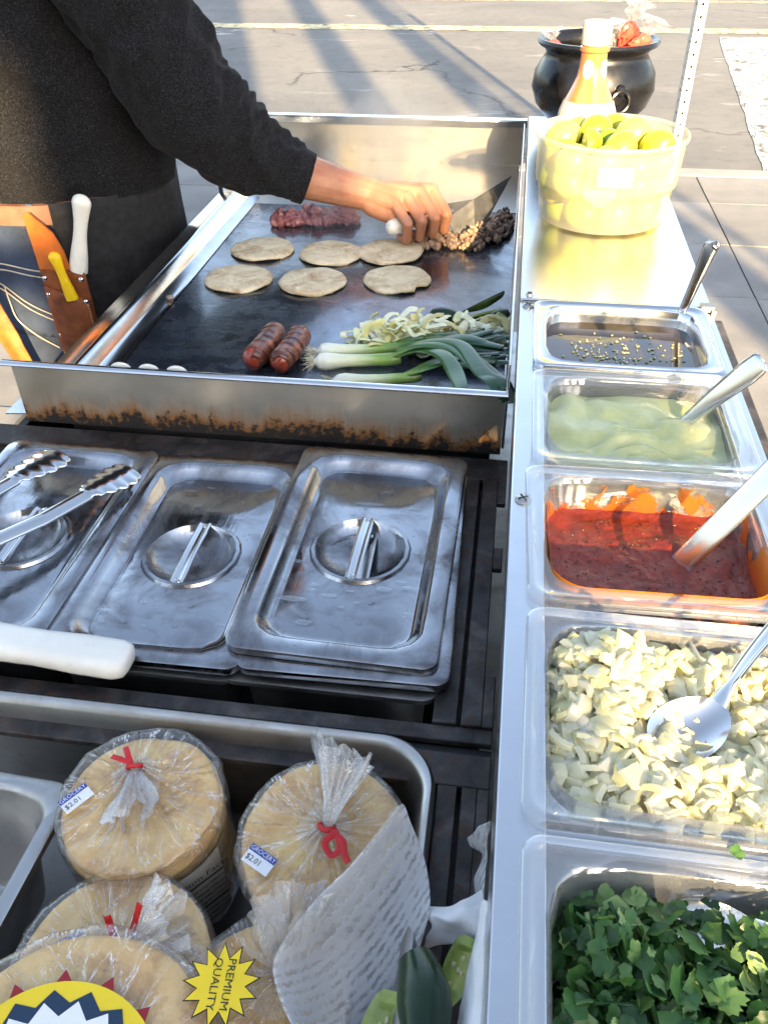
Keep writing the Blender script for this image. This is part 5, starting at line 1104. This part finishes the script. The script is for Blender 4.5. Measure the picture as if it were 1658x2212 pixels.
# ================================================================ THE COOK
ck = thing('person', 'person in a black sweatshirt and jeans scraping meat on the griddle with a spatula', 'person', (-.76, .48, -.9))
CK = Vector((-.76, .48, -.9))
def remeshed(mb, voxel, it=6, fac=.5):
    me = mb.mesh('tmp', None, False); o = link('tmp', me)
    r_ = o.modifiers.new('r', 'REMESH'); r_.mode = 'VOXEL'; r_.voxel_size = voxel
    s_ = o.modifiers.new('s', 'SMOOTH'); s_.iterations = it; s_.factor = fac
    bpy.context.view_layer.update()
    out = bpy.data.meshes.new_from_object(o.evaluated_get(bpy.context.evaluated_depsgraph_get())); bpy.data.objects.remove(o)
    v = [tuple(p.co) for p in out.vertices]; f = [tuple(p.vertices) for p in out.polygons]; bpy.data.meshes.remove(out); return v, f
K = Vector((-.197, .400, -.062)); hx = Vector((.072, .050, .010)).normalized(); ox = Vector((hx.y, -hx.x, 0)).normalized(); nx = ox.cross(hx)
if nx.z < 0: nx = -nx
WR = Vector((-.247, .443, -.027))
hand = MB()
hand.capsule((-.47, .408, .066), (-.36, .437, .002), .042, .036); hand.capsule((-.36, .437, .002), (-.285, .442, -.019), .036, .0285); hand.capsule((-.285, .442, -.019), WR, .0285, .0265)
FG = [(.008, .0082, .86), (.0295, .0092, 1.0), (.0515, .0097, 1.07), (.0735, .0095, 1.0)]
MC = []
for t_, r_, s_ in FG:
    Hh = K+hx*t_; mcp = Hh+nx*(.034*s_)-ox*.010; pip = Hh+ox*(.034*s_)+nx*.010; dip = Hh+ox*(.022*s_)-nx*.019; tip = Hh-ox*.004-nx*.0215
    MC.append(mcp)
    hand.capsule(mcp, pip, r_*1.12, r_); hand.capsule(pip, dip, r_*.98, r_*.88); hand.capsule(dip, tip, r_*.88, r_*.76)
    hand.capsule(WR+(mcp-WR)*.12+nx*.0, mcp, .0215, r_*1.22)
hand.capsule(WR, (MC[1]+MC[2])/2-nx*.016, .024, .016)
hand.capsule(WR+Vector((.01, -.008, -.012)), MC[0]-nx*.020-ox*.004, .021, .015)
TH = [WR+Vector((.018, .014, -.012)), WR+Vector((.052, .022, -.026)), K+hx*.062+nx*-.010-ox*.026, K+hx*.075-nx*.024-ox*.010]
for a, b_, ra, rb in ((TH[0], TH[1], .018, .0135), (TH[1], TH[2], .0125, .011), (TH[2], TH[3], .011, .009)): hand.capsule(a, b_, ra, rb)
hv, hf = remeshed(hand, .0019, 3)
body = MB()
body.capsule((-.785, .48, .02), (-.76, .48, .25), .125, .14); body.capsule((-.76, .48, .25), (-.735, .48, .42), .145, .12)
body.capsule((-.73, .33, .43), (-.73, .63, .43), .065, .065); body.capsule((-.72, .48, .46), (-.70, .48, .58), .058, .055)
body.ball((-.675, .48, .665), (.092, .075, .112), 24, 16); body.capsule((-.61, .48, .62), (-.60, .48, .60), .04, .036)
body.ball((-.577, .48, .655), (.016, .011, .020), 12, 8); body.ball((-.59, .48, .602), (.014, .022, .008), 12, 8); body.ball((-.585, .445, .685), (.010, .014, .008)); body.ball((-.585, .515, .685), (.010, .014, .008))
for s_ in (-1, 1): body.ball((-.685, .48+s_*.077, .655), (.022, .009, .03), 12, 8)
for s_ in (-1, 1):
    y = .48+s_*.085; body.capsule((-.785, .48+s_*.07, -.06), (-.775, y, -.46), .068, .050); body.capsule((-.775, y, -.46), (-.80, y, -.82), .056, .038); body.capsule((-.80, y, -.86), (-.64, y, -.872), .034, .026)
body.capsule((-.73, .33, .43), (-.51, .385, .12), .056, .045); body.capsule((-.51, .385, .12), (-.45, .41, .055), .045, .040)
body.capsule((-.73, .65, .42), (-.80, .71, .16), .052, .042); body.capsule((-.80, .71, .16), (-.74, .70, -.06), .040, .028); body.capsule((-.74, .70, -.07), (-.72, .70, -.14), .028, .020)
bv_, bf = remeshed(body, .012, 4)
bm_ = MB(); bm_.add([Vector(p)-CK for p in bv_], bf); bm_.add([Vector(p)-CK for p in hv], hf)
bm_.build('body', MAT['skin'], ck, angle=180)
def wr(x, y, z, s=1): return noise.noise(Vector((x*7*s, y*7*s, z*15*s)))
def ridged(x, y, z): return (1-abs(noise.noise(Vector((x, y, z)))))**3
# sweatshirt: torso and sleeves
sw = MB(); L = []; n_ = 96
Z = [-.024+i*.0105 for i in range(52)]
for z in Z:
    f = max(0, min(1, (z-.1)/.4)); cx = -.775+.055*f*f; a = .187-.02*f*f; b_ = .170+.032*f-.0*f
    if z > .44: q = math.sqrt(max(0, 1-((z-.44)/.075)**2))*.75+.25 if z < .515 else .25; a *= q; b_ *= q
    if z < -.006: a -= .003; b_ -= .003
    row = []
    for j in range(n_):
        th = 2*PI*j/n_; x, y = math.cos(th), math.sin(th)
        d = .022*(ridged(x*1.6+2, y*1.6, z*6-1.6*x)-.45)+.006*wr(x*.35, y*.35, z)+.008*math.exp(-((z-.03)/.05)**2)*(ridged(x*2.2, y*2.2+5, z*16)-.4)+.003*math.exp(-((z-.035)/.03)**2)
        d += .012*max(0, math.sin(z*46+x*4.5+2.4*nz(x*1.3, y*1.3, z*4)))**3*min(1, max(0, (z+.0)/.06))
        row.append(Vector((cx+(a+d)*x, .482+(b_+d)*y, z))-CK)
    L.append(row)
sw.loft(L)
def sleeve(path, rad, cuff=True, seed=0, n_=44, m=70):
    P = smooth_path(path, 12); Rr = lerp_list(rad, len(P)); T = len(P); L = []; nrm = Vector((0, 0, 1)); tot = T-1
    for i in range(T):
        d = (P[min(i+1, T-1)]-P[max(i-1, 0)]).normalized(); nrm = (nrm-d*nrm.dot(d)).normalized(); b_ = d.cross(nrm); f = i/tot; row = []
        for j in range(n_):
            th = 2*PI*j/n_; c_, s_ = math.cos(th), math.sin(th)
            k = 0
            if cuff:
                fold = math.exp(-((f-.24)/.12)**2); k += .0062*fold*(math.sin(f*150+2.2*c_+3*nz(c_*2, s_*2, seed))*.55+ridged(c_*1.2+seed, s_*1.2, f*22)-.3)
                fe = math.exp(-((f-.50)/.16)**2); k += .010*fe*(ridged(c_*1.3, s_*1.3+seed, f*9+.8*c_)-.45)
            k += .013*(ridged(c_*1.1+3+seed, s_*1.1, f*6-.9*s_)-.45)
            fz = f*24+1.5*nz(c_*1.3, s_*1.3, 3+seed)+.5*c_; k += .0075*math.exp(-((f-.30)/.17)**2)*(1-abs(2*(fz % 1)-1))**1.6*(.45+.55*max(0, s_))
            fz = f*9+1.9*nz(c_*1.1, s_*1.1, 8+seed)-.7*s_; k += .011*math.exp(-((f-.62)/.22)**2)*(1-abs(2*(fz % 1)-1))**2.2+.004*nz(c_*2, s_*2, f*14)
            if cuff and f < .05: k *= .2
            row.append(P[i]+(b_*c_+nrm*s_)*(Rr[i]+k)-CK)
        L.append(row)
    if cuff: L = [[P[0]-CK+(p-(P[0]-CK))*.90 for p in L[0]], [p+(P[0]-P[1]).normalized()*.0015 for p in L[0]]]+L
    sw.loft(L)
sleeve([(-.343, .441, -.007), (-.388, .431, .013), (-.452, .410, .057), (-.502, .385, .116), (-.536, .368, .19), (-.565, .36, .25), (-.62, .345, .34), (-.69, .34, .43), (-.72, .36, .45)], [.0395, .046, .0655, .0765, .074, .074, .080, .088, .07])
sleeve([(-.742, .70, -.05), (-.77, .705, .05), (-.80, .71, .16), (-.77, .69, .28), (-.74, .65, .41), (-.73, .6, .45)], [.04, .055, .07, .07, .08, .08], seed=4)
o = sw.build('sweatshirt', MAT['fleece'], ck, angle=180); sb = o.modifiers.new('sub', 'SUBSURF'); sb.levels = 1; sb.render_levels = 1
# hood and hair out of view
hr = MB(); hr.ball((-.69, .48, .69), (.095, .083, .105), 24, 16); hr.xf(Matrix.Translation(-CK)); hr.build('hair', MAT['hair'], ck)
# jeans
jn = MB(); L = []
for z in [-.245+i*.0125 for i in range(18)]:
    f = (z+.245)/.22; row = []
    for j in range(72):
        th = 2*PI*j/72; x, y = math.cos(th), math.sin(th); d = .005*(ridged(x*2+9, y*2, z*13+x)-.4)+.004*nz(x*3, y*3, z*12)
        row.append(Vector((-.788+(.168-.004*f+d)*x, .482+(.170-.006*f+d)*y, z))-CK)
    L.append(row)
jn.loft(L, cap0=True)
for s_ in (-1, 1):
    P = smooth_path([(-.785, .482+s_*.083, -.20), (-.78, .482+s_*.085, -.34), (-.772, .482+s_*.085, -.5), (-.79, .482+s_*.087, -.7), (-.80, .482+s_*.087, -.865)], 9); L = []
    Rr = lerp_list([.094, .088, .072, .068, .066], len(P))
    for i, p in enumerate(P): L.append([p+Vector(((Rr[i]*1.12+.005*nz(math.cos(q)*2, math.sin(q)*2, i*.4+s_))*math.cos(q), (Rr[i]*.96+.005*nz(math.cos(q)*2, math.sin(q)*2+3, i*.4))*math.sin(q), 0))-CK for q in [2*PI*j/40 for j in range(40)]])
    jn.loft(L, cap1=True)
jeans = jn.build('jeans', MAT['denim'], ck, angle=180)
def jy(x, z, off=.002): return .482-(.172+off+.003)*math.sqrt(max(0, 1-((x+.788)/.176)**2))
def stitch(pts, name='seam_stitching'):
    b = MB(); P = smooth_path([(x, jy(x, z), z) for x, z in pts], 8); b.tube([p-CK for p in P], .0011, 6); b.build(name, MAT['thread'], jeans)
for dz in (0, -.010):
    stitch([(-.875, -.128+dz), (-.83, -.118+dz), (-.78, -.124+dz), (-.735, -.132+dz)])
    stitch([(-.875, -.150+dz), (-.84, -.156+dz), (-.80, -.182+dz), (-.76, -.202+dz), (-.735, -.208+dz)])
stitch([(-.838, -.158), (-.836, -.185), (-.83, -.215), (-.80, -.24), (-.765, -.262)])
b = MB(); b.box(-.006, .006, -.003, .001, -.045, .0); b.build('belt_loop', MAT['denim'], jeans, Vector((-.752, jy(-.752, 0)-.003, -.018))-CK, bevel=.001)
b = MB(); L = []
for j in range(73):
    q = 2*PI*j/72; L.append([Vector((-.788+r_*math.cos(q), .482+(r_+.002)*math.sin(q), z))-CK for r_, z in ((.172, -.050), (.1835, -.050), (.1835, -.020), (.172, -.020))])
b.loft(L, closed=True); b.build('belt', plain('tan belt leather', (.26, .125, .080), .5, var=.2), ck)
for s_ in (-1, 1):
    b = MB(); b.loft([[Vector((-.72+.135*sx*math.cos(q), .482+s_*.087+.05*sy*math.sin(q), z))-CK for q in [2*PI*j/28 for j in range(28)]] for sx, sy, z in ((1, 1, -.8985), (1.02, 1.04, -.885), (1, 1, -.87), (.75, .85, -.84), (.4, .7, -.81))], True, True); b.build('shoe', MAT['rubber'], ck)
# black apron over the hips
b = MB(); L = []
for i in range(26):
    z = -.018-.021*i; row = []
    for j in range(49):
        q = R(-72)+R(150)*j/48; d = .004*nz(math.cos(q)*4, math.sin(q)*4, z*5)+.007*(ridged(math.cos(q)*2.5, math.sin(q)*2.5, z*2)-.4)*min(1, i/8)
        row.append(Vector((-.782+(.191+d+.006*min(1, i/14))*math.cos(q), .482+(.181+d)*math.sin(q), z))-CK)
    L.append(row)
b.loft(L, closed=False); o = b.build('apron', MAT['apron'], ck, angle=180); s_ = o.modifiers.new('s', 'SOLIDIFY'); s_.thickness = .0015
# leather knife holster on the hip
HO = Vector((-.716, .298, -.205)); ho = thing('knife_holster', 'brown riveted leather knife holster hanging on the hip', 'holster', HO); ho.rotation_euler = (R(3), 0, R(6))
def leather_plate(name, outline, y0, th, mat, bulge=0, parent=ho, sub=None):
    b = MB(); n_ = len(outline); cx = sum(p[0] for p in outline)/n_; cz = sum(p[1] for p in outline)/n_; Lf = []
    for s_ in (1, .97, .85, .6, .3, .02): Lf.append([(cx+(x-cx)*s_, y0-th-bulge*(1-s_**2.2), cz+(z-cz)*s_) for x, z in outline])
    b.loft([[(x, y0, z) for x, z in outline]]+Lf, True, True); return b.build(name, mat, parent, angle=50)
hull = [(-.036, .092), (-.0365, .03), (-.037, -.04), (-.034, -.066), (-.024, -.078), (.0, -.086), (.018, -.082), (.031, -.066), (.035, -.03), (.0355, .04), (.0345, .086)]
bp_ = leather_plate('back_panel', hull, 0, .004, MAT['leather'])
pk = [(-.034, .066), (-.0345, -.04), (-.032, -.064), (-.022, -.075), (.0, -.082), (.016, -.078), (.028, -.064), (.033, -.03), (.0335, .036), (.02, .046), (.0, .052), (-.016, .058)]
fp = leather_plate('front_pocket', pk, -.0065, .004, MAT['leather'], .010)
leather_plate('hanging_strap', [(-.036, .090), (-.038, .178), (-.030, .182), (.0, .150), (.010, .120), (.012, .090)], .001, .004, MAT['strap'])
for x, z in ((-.028, .080), (.030, .078), (-.029, .052), (.029, .040), (-.028, -.020), (.028, -.022), (-.024, -.068)):
    b = MB(); b.lathe([(.0042, 0), (.004, .0012), (.0022, .0026), (.0003, .003)], 14); b.build('rivet', MAT['bead'], ho, (x, -.0115, z), (PI/2, 0, 0))
b = MB()
for sx in (-1, 1):
    for k in range(17): z = .034-k*.0055; b.box(sx*.0305-.0006, sx*.0305+.0006, -.0122, -.0105, z-.0017, z+.0017)
for k in range(8): b.box(-.022+k*.0052, -.0195+k*.0052, -.0125, -.0105, -.0755-.0006*k, -.0742-.0006*k)
b.build('stitching', MAT['thread'], ho)
def knife(label, p0, p1, mat, ra, grp):
    p0, p1 = Vector(p0), Vector(p1); o = thing('knife', label, 'knife', p0, group=grp); d = (p1-p0); b = MB(); n_ = 22; P = []; Rr = []
    for i in range(n_+1):
        f = math.sin(PI/2*i/n_); P.append(d*f); e = (1-f)*d.length; k = (.82+.18*math.cos(f*5.5))*(.9+.18*f); Rr.append((max(ra*k*math.sqrt(max(0, 1-max(0, (ra*.95-e)/(ra*.95))**2)), .0006), max(ra*.72*k*math.sqrt(max(0, 1-max(0, (ra*.95-e)/(ra*.95))**2)), .0004)))
    b.tube(P, Rr, 20, up=(0, -1, 0)); b.build('handle', mat, o)
    b = MB(); q = -d.normalized(); sd = Vector((1, 0, 0)); b.add([sd*-.010, sd*.010, sd*.008+q*.08, sd*-.004+q*.10, sd*-.010+Vector((0, .0012, 0)), sd*.010+Vector((0, .0012, 0)), sd*.008+q*.08+Vector((0, .0012, 0)), sd*-.004+q*.10+Vector((0, .0012, 0))], [(0, 1, 2, 3), (7, 6, 5, 4), (0, 4, 5, 1), (1, 5, 6, 2), (2, 6, 7, 3), (3, 7, 4, 0)]); b.build('blade', MAT['spoon'], o)
GK = 'knives in the hip holster'
knife('white handled knife in the leather holster', (-.6935, .3005, -.119), (-.6575, .298, .0015), MAT['white_plastic'], .0165, GK)
knife('yellow handled knife in the front of the leather holster', (-.707, .2855, -.162), (-.721, .285, -.084), MAT['yellow_plastic'], .0118, GK)
ST = [[(-.905, .295, -.08), (-.885, .285, -.08), (-.865, .290, -.08)], [(-.885, .282, -.15), (-.862, .272, -.15), (-.838, .278, -.15)], [(-.860, .275, -.212), (-.838, .266, -.212), (-.816, .272, -.212)], [(-.832, .272, -.290), (-.812, .264, -.290), (-.795, .268, -.290)], [(-.818, .270, -.36), (-.80, .262, -.36), (-.785, .266, -.36)]]
paper('leather_flap', 'orange brown leather flap hanging at the far left behind the holster', 'strap', ST, MAT['strap'], .001, 40, 2, .005)
# the spatula in the hand
sp = thing('spatula', 'grill spatula with white handle gripped in the hand, grey blade tilted up', 'spatula', (0, 0, 0))
b = MB(); Pk = [K-hx*.016+hx*t_ for t_ in (0, .003, .008, .016, .05, .085, .095)]; b.tube(Pk, [(.004, .004), (.0095, .009), (.0122, .0115), (.0125, .0118), (.0115, .011), (.011, .0105), (.008, .007)], 20); b.build('handle', MAT['white_plastic'], sp)
bl = [Vector(p) for p in ((-.120, .461, -.043), (-.080, .470, -.038), (-.022, .520, -.013), (-.072, .447, -.0975), (-.100, .438, -.0985), (-.119, .446, -.062))]
nb = (bl[2]-bl[0]).cross(bl[4]-bl[0]).normalized()*.0016
b = MB(); k = len(bl); b.add(bl+[p+nb for p in bl], [tuple(range(k)), tuple(range(2*k-1, k-1, -1))]+[(j, j+k, (j+1) % k+k, (j+1) % k) for j in range(k)])
b.build('blade', plain('blackened spatula steel', (.045, .045, .048), .5, .3, var=.35, scale=60), sp, smooth=False)
b = MB(); b.tube([K+hx*.075, (-.124, .452, -.052), (-.112, .456, -.05)], [(.005, .003), (.008, .002), (.012, .0012)], 10); b.build('tang', MAT['dull'], sp)

# ---------------------------------------------------------------- steam rising off the griddle
t = NT('steam'); t.n.remove(t.b); pv = t.new('VolumePrincipled'); pv.inputs['Color'].default_value = (1, 1, 1, 1); pv.inputs['Anisotropy'].default_value = .3
v_ = t.noise(9, 4, .6, .8, co=t.coord((1, 1, .55))); sx_ = t.new('SeparateXYZ'); t.l.new(t.coord(), sx_.inputs[0])
fade = t.math('MULTIPLY', t.math('SUBTRACT', 1, t.math('POWER', t.math('ABSOLUTE', t.math('MULTIPLY', sx_.outputs[0], 4.4)), 2), clamp=True), t.math('SUBTRACT', 1, t.math('POWER', t.math('ABSOLUTE', t.math('MULTIPLY', sx_.outputs[1], 5.6)), 2), clamp=True))
fade = t.math('MULTIPLY', fade, t.math('SUBTRACT', 1, t.math('MULTIPLY', sx_.outputs[2], 4.2), clamp=True))
t.l.new(t.math('MULTIPLY', t.math('MULTIPLY', t.ramp(v_, [(.45, 0), (.75, 1)]), fade), 20.0), pv.inputs['Density']); t.l.new(pv.outputs[0], t.out.inputs['Volume'])
b = MB(); b.box(-.235, .235, -.185, .185, .004, .24); o = b.build('steam', t.m, None, (-.26, .56, ZG), smooth=False); tag(o, 'thin steam rising over the back of the griddle', 'steam', kind='stuff')
